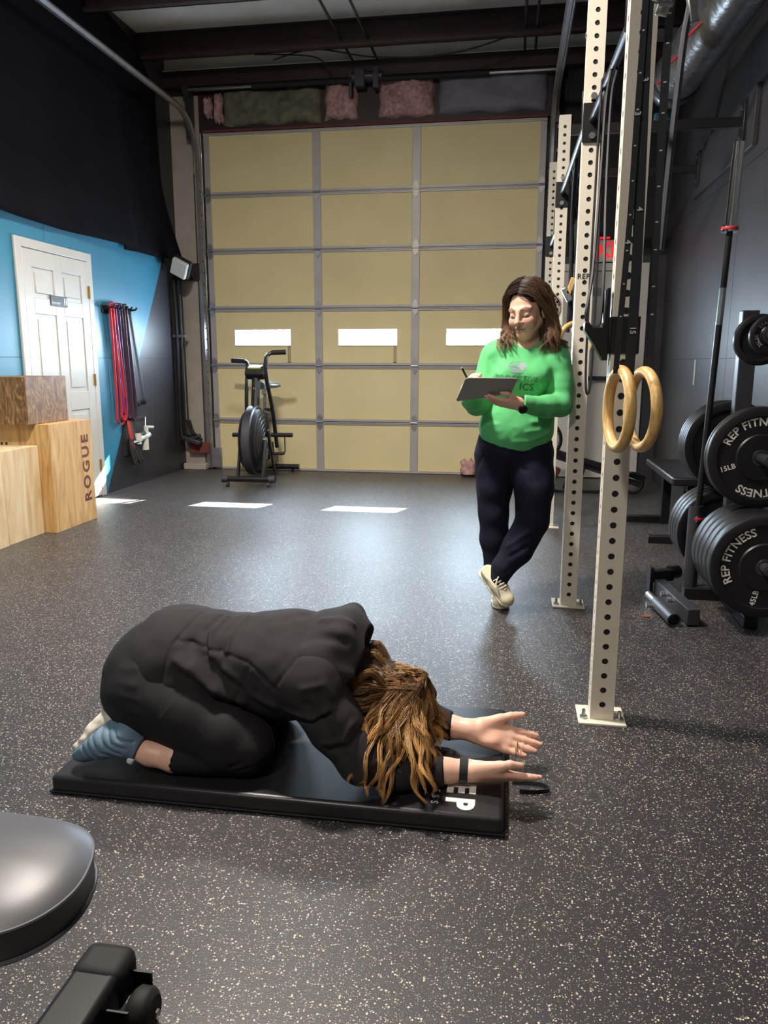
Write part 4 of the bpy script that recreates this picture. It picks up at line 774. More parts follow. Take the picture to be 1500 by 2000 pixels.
        P = s.lo+s.h*(np.stack(ii, 1)+acc/np.maximum(cnt, 1)[:, None]); Q = []
        for d in range(3):
            e = [slice(1, -1)]*3; e1 = list(e); e2 = list(e); e1[d] = slice(0, -1); e2[d] = slice(1, None); s1, s2 = S[tuple(e1)], S[tuple(e2)]; m = np.nonzero(s1 != s2); fl = s1[m]
            g = [m[k]+(0 if k == d else 1) for k in range(3)]; u, v = [(1, 2), (2, 0), (0, 1)][d]
            def cell(du, dv): h = [x.copy() for x in g]; h[u] = h[u]-du; h[v] = h[v]-dv; return idx[tuple(h)]
            q = np.stack([cell(1, 1), cell(0, 1), cell(0, 0), cell(1, 0)], 1); q[~fl] = q[~fl][:, ::-1]; Q.append(q)
        Q = np.concatenate(Q); Q = Q[(Q >= 0).all(1)]
        for _ in range(relax):
            e = np.concatenate([Q[:, [0, 1]], Q[:, [1, 2]], Q[:, [2, 3]], Q[:, [3, 0]]]); s_ = np.zeros_like(P); w_ = np.bincount(e.ravel(), minlength=n).astype(np.float32)
            for d in range(3): s_[:, d] = np.bincount(e[:, 0], P[e[:, 1], d], n)+np.bincount(e[:, 1], P[e[:, 0], d], n)
            P = P*.5+.5*s_/np.maximum(w_, 1)[:, None]
        me = bpy.data.meshes.new(name); me.vertices.add(n); me.vertices.foreach_set('co', P.astype(np.float32).ravel()); me.loops.add(len(Q)*4); me.loops.foreach_set('vertex_index', Q.astype(np.int32).ravel())
        me.polygons.add(len(Q)); me.polygons.foreach_set('loop_start', np.arange(len(Q), dtype=np.int32)*4); me.update(calc_edges=True); me.validate(); return me, P
def colour(me, C):
    a = me.color_attributes.new('Col', 'FLOAT_COLOR', 'POINT'); C = np.concatenate([C, np.ones((len(C), 1))], 1).astype(np.float32); a.data.foreach_set('color', C.ravel())
def part(sdf, name, m, parent, relax=2): return link_mesh(name, sdf.mesh(name, relax)[0], m, parent, sharp=0)
def hand(s, wr, f, n, t, L=.178, curl=(.12, .12, .14, .18), spread=.10, thumb=(.055, .062, .075, .10), tl=.0):
    wr, f, n, t = (Vector(x) for x in (wr, f, n, t)); f.normalize(); n = (n-f*n.dot(f)).normalized(); t = (t-f*t.dot(f)-n*t.dot(n)).normalized(); q = L/.178
    W = lambda a, b, c: tuple(wr+f*a*q+t*b*q+n*c*q)
    base = [(.086, .028), (.09, .009), (.086, -.010), (.078, -.028)]; ln = [.068, .076, .070, .055]; tips = []
    for i, (a, b) in enumerate(base):
        s.cone(W(.0, b*.55, -.004), .0175*q, W(a, b, -.001), .0108*q, .014)
        ang = (1.2-i)*spread; cz = 0; p = Vector((a, b, -.001)); d = 0; ps = [(p.copy(), .0098*q)]
        for j, fr in enumerate((.43, .32, .25)):
            d += curl[i]*(1 if j == 0 else 1.5); p = p+Vector((math.cos(d)*math.cos(ang), math.sin(ang), math.sin(d)))*ln[i]*fr; ps.append((p.copy(), (.0092, .0086, .0068)[j]*q*(.9 if i == 3 else 1)))
        s.chain([(W(*a_), r_) for a_, r_ in ps], .004); tips.append(W(*ps[-1][0]))
    s.cone(W(.012, .02, .004), .018*q, W(thumb[0], .042, .012), .0145*q, .014); s.chain([(W(thumb[0], .042, .012), .0135*q), (W(thumb[2], .056+tl, .018), .0108*q), (W(thumb[3], thumb[1]+tl, .022), .0085*q)], .006)
    s.ell(W(.035, -.016, .003), (.026*q, .022*q, .014*q), .02)
    return tips
def hair_mesh(name, guides, mat_, parent, per=9, r=.0016, seed=3, wave=.005, root=(.1, .05, .02), tip=(.45, .22, .07), taper=.8, gwave=.01):
    R = np.random.default_rng(seed); VV = []; FF = []; CC = []; off = 0; ns = 3
    for g in guides:
        pts, spread = g[0], g[1]; tipk = g[2] if len(g) > 2 else 1.; P0 = np.array([tuple(p) for p in smooth_path(pts, 6)], np.float32); m = len(P0); tt = np.linspace(0, 1, m)
        T = np.gradient(P0, axis=0); T /= np.linalg.norm(T, axis=1, keepdims=True)+1e-9; a = np.array([.3, .9, .25]); U = np.cross(T, a); U /= np.linalg.norm(U, axis=1, keepdims=True)+1e-9; W = np.cross(T, U)
        ph, fq, ga = R.uniform(0, 6.28), R.uniform(1.3, 2.4), gwave*R.uniform(.3, 1.1); lb = R.uniform(.65, 1.3); q = np.clip((tt-.3)/.5, 0, 1)
        P0 = P0+U*(ga*q*np.sin(ph+tt*6.28*fq))[:, None]+W*(ga*.35*q*np.cos(ph+tt*6.28*fq))[:, None]
        for k in range(per):
            th, rd = R.uniform(0, 6.28), spread*math.sqrt(R.uniform(0, 1)); env = (.4+.6*np.sin(np.pi*np.clip(tt*.8+.1, 0, 1)))*(1-taper*tt**2.2)
            ph, fq, wv = R.uniform(0, 6.28), R.uniform(1.2, 2.6), wave*R.uniform(.1, 1.)
            P = P0+U*(rd*np.cos(th+tt*1.5)*env+wv*tt*np.sin(ph+tt*6.28*fq))[:, None]+W*(rd*np.sin(th+tt*1.5)*env+wv*tt*np.cos(ph+tt*6.28*fq))[:, None]
            cut = R.uniform(.85, 1.); P = np.stack([np.interp(tt*cut, tt, P[:, d]) for d in range(3)], 1)
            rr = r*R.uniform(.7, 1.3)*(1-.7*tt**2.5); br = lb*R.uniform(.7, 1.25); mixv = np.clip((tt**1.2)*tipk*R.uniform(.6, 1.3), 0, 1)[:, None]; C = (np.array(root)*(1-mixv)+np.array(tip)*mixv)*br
            for j in range(ns):
                an = 6.283*j/ns; VV.append(P+(U*math.cos(an)+W*math.sin(an))*rr[:, None]); CC.append(C)
            i = np.arange(m-1)
            for j in range(ns): a0, b0 = off+j*m, off+((j+1) % ns)*m; FF.append(np.stack([a0+i, b0+i, b0+i+1, a0+i+1], 1))
            off += ns*m
    V, F, C = np.concatenate(VV).astype(np.float32), np.concatenate(FF).astype(np.int32), np.concatenate(CC); me = bpy.data.meshes.new(name)
    me.vertices.add(len(V)); me.vertices.foreach_set('co', V.ravel()); me.loops.add(len(F)*4); me.loops.foreach_set('vertex_index', F.ravel()); me.polygons.add(len(F)); me.polygons.foreach_set('loop_start', np.arange(len(F), dtype=np.int32)*4); me.update(calc_edges=True); colour(me, C)
    return tag(link_mesh(name, me, mat_, parent, sharp=0), kind='stuff')
mat('skin', '#d9a387', .45, attr='Col', sss=.12); mat('hair', '#7a4a22', .38, attr='Col', spec=.6); mat('jacket', '#282527', .85, spec=.25, var=.12, vscale=8, bump=.1, bscale=220); mat('leggings', '#1a181b', .8, spec=.3, var=.2, vscale=14)
mat('shoe_blue', '#5c7488', .6, var=.1); mat('shoe_dark', '#2f4152', .7); mat('shoe_sole', '#b9b4aa', .7, var=.25, vscale=40); mat('sock', '#cfd8d6', .8); mat('gold', '#c9a24a', .25, 1.); mat('hair_base', '#2c190d', .6, var=.3, vscale=60, stretch=(1, 1, .2)); mat('nail', '#d99a88', .25)
def skin_col(P, base=(.72, .43, .32), seed=0):
    R = np.random.default_rng(seed); C = np.tile(np.array(base), (len(P), 1)); f = np.sin(P@np.array([61., 47, 53]))*np.sin(P@np.array([-37., 71, 29])); return C*(1+.05*f[:, None])*np.array([1, 1, 1])
# ================================================================ kneeling person
kp = thing('person', (-.72, 2.05, .053), 'person in black hooded jacket bowed forward on knees with arms stretched out', 'person')
s = SDF((-1.2, 1.74, .035), (.18, 2.36, .48), .0036)
s.ell((-.97, 2.05, .25), (.14, .15, .13), .03); s.cone((-.95, 2.05, .29), .11, (-.56, 2.05, .30), .105, .05, sq=((0, 1, 0), 1.3)); s.cone((-.55, 2.05, .30), .08, (-.38, 2.04, .255), .052, .04)
hx_ = Vector((.86, -.02, -.5)).normalized()
s.ell((-.30, 2.035, .215), (.1, .073, .085), .03, np.array(Matrix.Rotation(math.radians(30), 3, 'Y'))); s.ell((-.275, 2.035, .155), (.07, .06, .065), .03); s.cone((-.24, 2.035, .11), .012, (-.25, 2.035, .125), .016, .01)
for y0, sg in ((1.93, -1), (2.17, 1)):
    ky = 2.05+sg*.165
    s.chain([((-.98, y0, .24), .085), ((-.84, 2.05+sg*.142, .19), .075), ((-.705, ky, .135), .06)], .03); k2 = 2.05+sg*.207; s.chain([((-.71, ky, .108), .045), ((-.80, 2.05+sg*.186, .104), .04), ((-.89, k2-sg*.003, .095), .0365), ((-.96, k2, .105), .032), ((-1.01, k2, .118), .0285), ((-1.03, k2, .15), .03), ((-1.12, k2, .13), .028)], .014)
    s.cone((-.52, 2.05+sg*.08, .32), .06, (-.5, 2.05+sg*.145, .33), .06, .03)
s.chain([((-.5, 1.9, .32), .055), ((-.36, 1.868, .13), .042), ((-.25, 1.885, .105), .04), ((-.14, 1.912, .092), .031), ((-.085, 1.918, .094), .0265), ((-.055, 1.92, .095), .025)], .02, )
s.chain([((-.5, 2.2, .32), .055), ((-.33, 2.2, .13), .042), ((-.23, 2.175, .112), .04), ((-.14, 2.15, .1), .032), ((-.09, 2.138, .103), .028), ((-.06, 2.132, .105), .027)], .02)
tn = hand(s, (-.062, 1.92, .095), (1, .03, -.10), (0, .62, .78), (.1, -.55, .8), .186, (.02, .05, .08, .1), .03, (.06, .046, .082, .112))
tf = hand(s, (-.065, 2.133, .104), (1, -.04, -.20), (.05, -.72, .69), (.1, .65, .75), .20, (.0, .02, .03, .06), .03, (.05, .068, .075, .105))
me, P = s.mesh('body', 2); C = skin_col(P)
for tip_, y in [(t, 0) for t in tn+tf]: d = np.linalg.norm(P-np.array(tip_), axis=1); C *= (1-.0*d[:, None]); kk = np.exp(-(d/.02)**2)[:, None]; C = C*(1-kk*.25)+kk*.25*np.array([.72, .3, .24])
colour(me, C); body = link_mesh('body', me, M['skin'], kp, sharp=0)
# rings on the far hand
for x, y, z, g_ in ((.052, 2.106, .083, 'gold'), (.048, 2.098, .068, 'chrome')):
    MB().tube([(x, y+.0105*math.cos(a), z+.0105*math.sin(a)) for a in np.linspace(0, 6.283, 20)[:-1]], .0013, n=6, closed=True).build('finger_ring', M[g_], kp)
# leggings
s = SDF((-1.25, 1.72, .03), (-.54, 2.38, .5), .0045)
s.ell((-.985, 2.05, .255), (.178, .185, .18), .03); s.ell((-1.02, 1.965, .235), (.13, .115, .15), .05); s.ell((-1.02, 2.135, .235), (.13, .115, .15), .05)
for sg in (-1, 1):
    ky = 2.05+sg*.165
    s.chain([((-1.0, 2.05+sg*.12, .24), .112), ((-.85, 2.05+sg*.142, .192), .1), ((-.75, 2.05+sg*.16, .15), .09), ((-.695, ky, .132), .08)], .03)
s2 = SDF((-1.25, 1.72, .03), (-.54, 2.38, .5), .0045)
for sg in (-1, 1):
    ky = 2.05+sg*.165; s2.cone((-.70, ky, .115), .064, (-.80, 2.05+sg*.186, .105), .055, .02); s2.cone((-.80, 2.05+sg*.186, .105), .055, (-.95, 2.05+sg*.207, .094), .0405, .008)
s2.cut(lambda X, Y, Z: -(X+.893-.25*(Z-.09)), k=.002); s.comb((slice(None),)*3, s2.V, .006, 'add')
s.cut(lambda X, Y, Z: .054-Z, k=.006)
L_ = lambda pts, w_, a_: s.fold(pts, w_, a_, (0, 2), ((-2, 1.7, -1), (2, 2.0, 1)))
L_([(-.862, .29), (-.918, .215)], .0035, .0022); L_([(-.862, .291), (-.754, .287), (-.669, .25), (-.642, .208)], .004, .0022); L_([(-.717, .105), (-.673, .125)], .006, -.005); L_([(-.70, .092), (-.66, .105)], .005, -.004)
for k in range(4): L_([(-1.05+.01*k, .34-.03*k), (-1.0+.012*k, .345-.037*k)], .008, .002)
s.noise(.003, 22, 5); part(s, 'leggings', M['leggings'], kp)
# jacket
s = SDF((-1.15, 1.74, .03), (-.09, 2.36, .52), .0045)
s.ell((-.97, 2.05, .275), (.165, .19, .178), .03); s.cone((-.95, 2.05, .30), .148, (-.55, 2.05, .318), .138, .05, sq=((0, 1, 0), 1.24)); s.ell((-.6, 2.05, .315), (.17, .18, .14), .05)
s.cone((-.56, 1.94, .32), .10, (-.50, 1.91, .325), .088, .04); s.cone((-.56, 2.16, .32), .10, (-.50, 2.19, .325), .088, .04)
s.chain([((-.51, 1.905, .315), .085), ((-.44, 1.88, .22), .074), ((-.365, 1.862, .132), .062), ((-.26, 1.875, .1), .052), ((-.125, 1.915, .09), .038)], .025)
s.chain([((-.51, 2.195, .315), .085), ((-.42, 2.21, .22), .072), ((-.335, 2.205, .135), .06), ((-.24, 2.18, .115), .052), ((-.125, 2.147, .1), .042)], .025)
s.cut(lambda X, Y, Z: -(X+1.045-.22*(Z-.36)), k=.006); s.cut(lambda X, Y, Z: X+.142, (-.2, 1.7, 0), (-.09, 2.4, .3), .003)
s.cut(lambda X, Y, Z: .27-.42*np.clip(X+.80, 0, .2)-.0*Y-Z, (-1.2, 1.7, 0), (-.60, 2.4, .34), .01)
s.cut(lambda X, Y, Z: .055-Z, k=.006)
F = lambda pts, w_, a_: s.fold(pts, w_, a_, (0, 2), ((-2, 1.7, -1), (2, 2.04, 1)))
F([(-.852, .485), (-.909, .403), (-.921, .322), (-.926, .291)], .004, -.004); F([(-.899, .411), (-.781, .392), (-.678, .377), (-.578, .317)], .004, -.004); F([(-.672, .37), (-.703, .301), (-.727, .247)], .004, -.004)
F([(-.782, .47), (-.814, .431), (-.793, .38)], .008, .006); F([(-.795, .47), (-.828, .431), (-.807, .38)], .006, -.006); F([(-.722, .47), (-.754, .435), (-.752, .394)], .008, .006); F([(-.735, .47), (-.767, .43), (-.765, .394)], .006, -.005)
F([(-.885, .371), (-.842, .344), (-.777, .296)], .013, .010); F([(-.861, .402), (-.732, .322), (-.66, .297)], .014, -.010); F([(-.84, .36), (-.76, .29), (-.70, .26)], .012, .009); F([(-.75, .35), (-.66, .29), (-.60, .27)], .012, .009)
F([(-.501, .49), (-.519, .431), (-.6, .323)], .004, -.005); F([(-.564, .264), (-.485, .263), (-.443, .289)], .008, .008); F([(-.56, .25), (-.485, .25), (-.44, .275)], .007, -.008); F([(-.512, .342), (-.456, .353), (-.436, .318)], .009, .007); F([(-.458, .199), (-.402, .211), (-.38, .249)], .008, .007); F([(-.44, .18), (-.39, .19), (-.36, .225)], .007, -.007); F([(-.36, .09), (-.33, .15), (-.30, .16)], .01, .006); F([(-.5, .3), (-.44, .25), (-.40, .17)], .014, -.007)
s.noise(.0045, 13, 9, (1, 1, 1.4)); s.noise(.002, 30, 11); part(s, 'jacket', M['jacket'], kp)
# hood lying forward over the neck
s = SDF((-.62, 1.82, .2), (-.32, 2.3, .5), .0045)
s.ell((-.475, 2.05, .35), (.14, .17, .128), .02); s.cone((-.52, 1.92, .37), .06, (-.43, 1.93, .28), .055, .04); s.cone((-.52, 2.18, .37), .06, (-.43, 2.17, .28), .055, .04); s.cone((-.44, 1.95, .44), .03, (-.44, 2.15, .445), .03, .04)
s.cut(lambda X, Y, Z: X+.343-.32*(Z-.46)+.02*np.abs(Y-2.05)/.15, k=.006); s.ell((-.32, 2.05, .30), (.17, .142, .138), .012, mode='sub')
s.fold([(-.58, 1.9, .43), (-.5, 1.93, .45), (-.42, 1.92, .44)], .015, -.010); s.fold([(-.5, 2.0, .47), (-.42, 1.98, .475), (-.36, 1.98, .47)], .012, .008); s.fold([(-.52, 1.88, .33), (-.45, 1.89, .37), (-.38, 1.9, .35)], .014, .010)
s.noise(.005, 16, 3); hd = part(s, 'hood', M['jacket'], kp)
# shoes
def kneel_shoe(sg):
    y = 2.05+sg*.21; T = Vector((-1.165, y+sg*.01, .098)); Hh = Vector((-1.03, y-sg*.10, .225)); ax = (Hh-T).normalized(); up_ = Vector((-.62, sg*-.1, .78)); nrm = (up_-ax*up_.dot(ax)).normalized(); c = T.lerp(Hh, .5)
    s = SDF(c-Vector((.2, .2, .16)), c+Vector((.2, .2, .16)), .003)
    s.chain([((-.99, y, .117), .036), ((-1.035, y, .14), .043), ((-1.10, y+sg*.005, .13), .043), ((-1.155, y+sg*.008, .105), .034)], .015); s.chain([((-1.03, y, .15), .042), (Hh-ax*.02-nrm*.012, .038)], .02); s.chain([(T+ax*.03, .034), (T.lerp(Hh, .5)-nrm*.012, .043), (Hh-ax*.03-nrm*.012, .038)], .02)
    s.cut(lambda X, Y, Z: X+.992-.4*(Z-.11), k=.003); s.cut(lambda X, Y, Z: (X-c.x)*nrm.x+(Y-c.y)*nrm.y+(Z-c.z)*nrm.z-.012, k=.004); s.cut(lambda X, Y, Z: .056-Z, k=.003)
    for k in range(6):
        o = T.lerp(Hh, .22+.12*k); s.fold([(o.x-.01, o.z+.01), (o.x+.02, o.z-.035), (o.x+.06, o.z-.05)], .004, -.005, (0, 2))
    o = part(s, 'shoe', M['shoe_blue'], kp)
    s = SDF(c-Vector((.2, .2, .16)), c+Vector((.2, .2, .18)), .003)
    s.chain([(T+ax*.02+nrm*.012, .03), (T.lerp(Hh, .35)+nrm*.016, .043), (T.lerp(Hh, .7)+nrm*.018, .04), (Hh-ax*.02+nrm*.022, .038)], .02, sq=(nrm, .6))
    s.cut(lambda X, Y, Z: -((X-c.x)*nrm.x+(Y-c.y)*nrm.y+(Z-c.z)*nrm.z-.006), k=.003); s.noise(.008, 55, 4); part(s, 'sole', M['shoe_sole'], o)
    s = SDF((-1.06, y-.08, .05), (-.95, y+.08, .18), .003); s.cone((-1.03, y, .125), .034, (-.995, y, .113), .0325, .01); s.cut(lambda X, Y, Z: X+.99-.4*(Z-.11), k=.002); part(s, 'collar', M['shoe_dark'], o)
    MB().box((-1.004, y-.026, .098), (.02, .018, .022), Matrix.Rotation(.4, 3, 'Y')).build('sock_tab', M['sock'], o, .006)
kneel_shoe(-1); kneel_shoe(1)
# wrist band and the fallen strap beside the hand
wt = thing('wrist_band', (-.093, 1.918, .06), 'black wrist band on the near wrist of the kneeling person', 'watch')
MB().lathe([(.031, -.0115), (.0335, -.011), (.0335, .011), (.031, .0115)], (-.093, 1.918, .0945), (1, .03, -.02), 36).build('band', M['strap_black'], wt); MB().box((-.093, 1.892, .078), (.024, .008, .012), Matrix.Rotation(.6, 3, 'X')).build('clasp', M['dark_steel'], wt, .002)
sp_ = smooth_path([(.04, 2.03, .007), (.08, 2.03, .008), (.12, 2.025, .009), (.14, 2.01, .009), (.135, 1.995, .009), (.10, 1.985, .008), (.06, 1.985, .007)], 8)
tag(MB().strap(sp_, (0, .2, 1), .012, .003).build('floor_strap', M['strap_black'], sharp=50), 'thin black strap lying on the floor by the stretched hands', 'strap')
# hair: scalp shell plus locks
s = SDF((-.54, 1.88, .08), (-.12, 2.2, .42), .0045)
s.ell((-.305, 2.035, .225), (.115, .092, .096), .02, np.array(Matrix.Rotation(math.radians(28), 3, 'Y'))); s.ell((-.36, 2.03, .255), (.085, .085, .07), .03); s.cone((-.3, 1.99, .2), .06, (-.29, 1.95, .14), .045, .03); s.cone((-.36, 2.03, .265), .085, (-.42, 2.04, .29), .09, .03); s.cut(lambda X, Y, Z: .11-Z, k=.01)
s.noise(.006, 40, 8, (1, 1, .3)); part(s, 'hair_shell', M['hair_base'], kp)
G = []; rr = random.Random(5); crown = Vector((-.262, 2.01, .305))
def lock(end, start=None, spread=.012, bow=.05, midz=None, tipk=1.):
    e = Vector(end); a = start or crown+Vector((rr.uniform(-.05, .05), rr.uniform(-.05, .04), rr.uniform(-.01, .012))); c = Vector((-.305, 2.035, .2))
    m1 = a.lerp(e, .3); d = (m1-c); d.normalize(); m1 = c+d*(.118+rr.uniform(0, .018)); m2 = a.lerp(e, .62); d = m2-c; k = max(.118, d.length); d.normalize(); m2 = c+d*k+Vector((rr.uniform(-.01, .01), -abs(bow)*rr.uniform(.2, .7), 0))
    G.append(([a, m1, m2, e+Vector((rr.uniform(-.008, .008), 0, 0))], spread*rr.uniform(.7, 1.2), tipk))
for k in range(46):                                   # near curtain of hair
    u = rr.random(); x = -.42+.26*u; z = .10+.06*rr.random()+(.05 if .25 < u < .4 else 0); lock((x, 1.835+rr.uniform(-.02, .03), z), spread=.011)
for x, z, y in ((-.372, .085, 1.80), (-.352, .092, 1.80), (-.325, .075, 1.79), (-.315, .09, 1.80), (-.287, .060, 1.785), (-.283, .075, 1.79), (-.205, .085, 1.80), (-.19, .07, 1.79), (-.165, .085, 1.80), (-.155, .10, 1.81), (-.175, .09, 1.80), (-.40, .12, 1.80), (-.385, .10, 1.79), (-.30, .07, 1.785), (-.34, .085, 1.79)): lock((x, y-.012, z), spread=.009, tipk=1.3, bow=.12)
for k in range(44):                                   # toward the hood and the back of the head
    a = rr.uniform(-1, 1); lock((-.44+rr.uniform(-.02, .04), 2.03+a*.12, .23+rr.uniform(-.06, .08)), spread=.014, bow=.01)
for k in range(26):                                   # front of the head, falling past the crown
    a = rr.uniform(-1, 1); lock((-.17+rr.uniform(-.02, .02), 2.02+a*.1, .10+rr.uniform(-.02, .06)), spread=.011, bow=.01)
for k in range(14): lock((-.3+rr.uniform(-.08, .08), 2.14+rr.uniform(-.01, .02), .13+rr.uniform(0, .06)), spread=.011, bow=-.0)
for k in range(40):
    y = 2.03+rr.uniform(-.11, .1); z = .30+rr.uniform(-.07, .07); G.append(([crown+Vector((-.04, (y-2.03)*.5, -.02)), Vector((-.35, y, z+.01)), Vector((-.39+rr.uniform(-.01, .01), y-.01, z)), Vector((-.43, y-.02, z-.03-.04*rr.random()))], .013, .45))
G.append(([(-.262, 2.0, .305), (-.262, 1.99, .335), (-.235, 1.985, .352), (-.212, 1.985, .335), (-.215, 1.985, .305), (-.245, 1.98, .285)], .004, .9)); G.append(([(-.265, 2.0, .30), (-.27, 1.99, .325), (-.255, 1.985, .335), (-.247, 1.985, .31)], .005, .9))
for k in range(10): G.append(([(-.4+rr.uniform(-.02, .02), 1.95, .27), (-.41, 1.90, .25), (-.37+rr.uniform(-.02, .02), 1.87, .23), (-.38+rr.uniform(-.02, .03), 1.84, .16)], .012, 1.))
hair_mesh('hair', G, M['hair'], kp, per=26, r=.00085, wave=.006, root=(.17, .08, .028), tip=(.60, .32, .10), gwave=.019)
# ================================================================ standing person
mat('shirt', '#58b971', .8, sheen=.15, bump=.06, bscale=400); mat('trousers', '#111124', .85, spec=.3, var=.15); mat('cream_shoe', '#d8ccb2', .7, var=.06); mat('cream_sole', '#e6ddc6', .5); mat('lace', '#efe8d8', .7); mat('tongue', '#8d8370', .8); mat('hair_dark', '#2a1a14', .55, var=.3, vscale=50, stretch=(1, 1, .2)); mat('logo_grey', '#859698', .5); mat('logo_green', '#3a8556', .6); mat('logo_dark', '#1c5a3a', .6)
sp = thing('person', (.03, 3.72, 0), 'person in green long-sleeved shirt leaning on the white upright and writing', 'person')
Hc = Vector((.06, 3.70, 1.408)); fv = Vector((-.42, -.86, -.27)).normalized(); sv = Vector((.90, -.40, .06)); sv = (sv-fv*sv.dot(fv)).normalized(); uv = sv.cross(fv)
if uv.z < 0: uv = -uv
HL = lambda a, b, c: tuple(Hc+sv*a+fv*b+uv*c); HR = np.array([[sv[i], fv[i], uv[i]] for i in range(3)])
s = SDF((-.3, 3.28, .0), (.34, 3.95, 1.60), .0036)
s.ell(HL(0, -.012, .028), (.076, .094, .088), .02, HR); s.ell(HL(0, .03, -.028), (.059, .062, .085), .025, HR); s.ell(HL(0, .055, -.092), (.032, .030, .026), .025, HR)
for g in (-1, 1):
    s.cone(HL(g*.05, .0, -.05), .021, HL(g*.012, .056, -.095), .019, .02); s.ell(HL(g*.037, .062, -.03), (.026, .026, .026), .02, HR); s.cone(HL(g*.016, .085, .026), .008, HL(g*.048, .070, .024), .007, .018)
    s.ell(HL(g*.031, .098, .001), (.019, .014, .012), .012, HR, 'sub'); s.ell(HL(g*.031, .0745, .001), (.0165, .0145, .0135), .005, HR); s.fold([HL(g*.017, .09, -.007), HL(g*.031, .092, -.0095), HL(g*.046, .083, -.006)], .0028, -.003)
    s.ell(HL(g*.078, -.012, -.012), (.008, .018, .030), .008, HR); s.ell(HL(g*.0125, .098, -.031), (.0085, .010, .0075), .006, HR)
s.cone(HL(0, .088, .018), .008, HL(0, .112, -.026), .0125, .012); s.ell(HL(0, .088, -.0565), (.023, .011, .0062), .006, HR); s.ell(HL(0, .086, -.069), (.0205, .012, .0075), .006, HR); s.fold([HL(-.02, .09, -.0625), HL(0, .098, -.062), HL(.02, .09, -.0625)], .0025, -.0035)
s.cone(HL(0, -.03, -.06), .052, (.068, 3.765, 1.24), .054, .03); s.cone((.068, 3.765, 1.25), .056, (.05, 3.755, 1.12), .09, .05)
s.cone((.05, 3.745, 1.18), .10, (.03, 3.74, .85), .115, .05, sq=((0, 1, 0), .8)); s.cone((-.07, 3.74, 1.205), .045, (.19, 3.745, 1.215), .045, .04)
s.chain([((-.085, 3.735, 1.195), .045), ((-.15, 3.67, .985), .035), ((-.188, 3.525, 1.06), .026)], .02); s.chain([((.198, 3.72, 1.2), .045), ((.224, 3.66, .985), .037), ((.13, 3.57, .985), .032), ((.055, 3.49, .995), .026), ((.035, 3.475, .998), .0255)], .02)
s.ell((.03, 3.74, .80), (.14, .1, .11), .04)
s.chain([((-.06, 3.74, .76), .08), ((-.052, 3.735, .45), .05), ((-.038, 3.765, .1), .034), ((-.025, 3.70, .045), .03)], .03); s.chain([((.11, 3.735, .76), .08), ((.105, 3.63, .44), .05), ((-.026, 3.59, .18), .033), ((-.04, 3.60, .15), .026)], .03)
hand(s, (.037, 3.476, .998), (-.95, -.2, .10), (.1, .45, .85), (.2, -.9, .35), .17, (.10, .12, .14, .16), .05, (.045, .05, .07, .095))
hand(s, (-.188, 3.522, 1.062), (.05, -.80, .45), (.65, -.1, -.5), (.5, .4, .6), .165, (.5, .45, .5, .6), .02, (.05, .03, .075, .10))
me, P = s.mesh('body', 2); C = skin_col(P, (.74, .45, .33)); Q = (P-np.array(Hc)); Q = np.stack([Q@np.array(sv), Q@np.array(fv), Q@np.array(uv)], 1)
def blob(c, r, col, k):
    global C
    w_ = (np.exp(-(((Q-np.array(c))/np.array(r))[:, [0, 2]]**2).sum(1)**1.5)*(Q[:, 1] > .03))[:, None]*k; C = C*(1-w_)+w_*np.array(col)
def stroke(pts, r, col, k):
    global C
    D = np.full(len(Q), 9.)
    for a, b in zip(pts[:-1], pts[1:]):
        a, b = np.array(a), np.array(b); a, b, q = a[[0, 2]], b[[0, 2]], Q[:, [0, 2]]; t = np.clip(((q-a)@(b-a))/((b-a)@(b-a)), 0, 1); D = np.minimum(D, np.linalg.norm(q-a-t[:, None]*(b-a), axis=1)+(Q[:, 1] < .03)*1.)
    w_ = np.exp(-(D/r)**4)[:, None]*k; C = C*(1-w_)+w_*np.array(col)
for g in (-1, 1):
    blob((g*.042, .08, -.035), (.026, .03, .022), (.68, .30, .22), .35); stroke([(g*.016, .098, .024), (g*.033, .095, .033), (g*.052, .08, .026)], .0042, (.13, .06, .035), .85); stroke([(g*.017, .092, -.007), (g*.031, .093, -.0095), (g*.047, .083, -.006)], .0032, (.06, .03, .025), .9); blob((g*.031, .09, .006), (.02, .02, .008), (.5, .26, .2), .35)
blob((0, .095, -.057), (.025, .02, .007), (.52, .19, .16), .75); blob((0, .093, -.069), (.021, .02, .008), (.56, .22, .18), .7); stroke([(-.02, .092, -.0625), (0, .1, -.062), (.02, .092, -.0625)], .0026, (.2, .06, .05), .8); blob((0, .118, -.028), (.016, .015, .014), (.68, .32, .25), .3)
colour(me, C); link_mesh('body', me, M['skin'], sp, sharp=0)
MB().cyl(HL(.0225, .098, -.029), HL(.0235, .101, -.029), .0022, n=8).build('nose_stud', M['chrome'], sp)
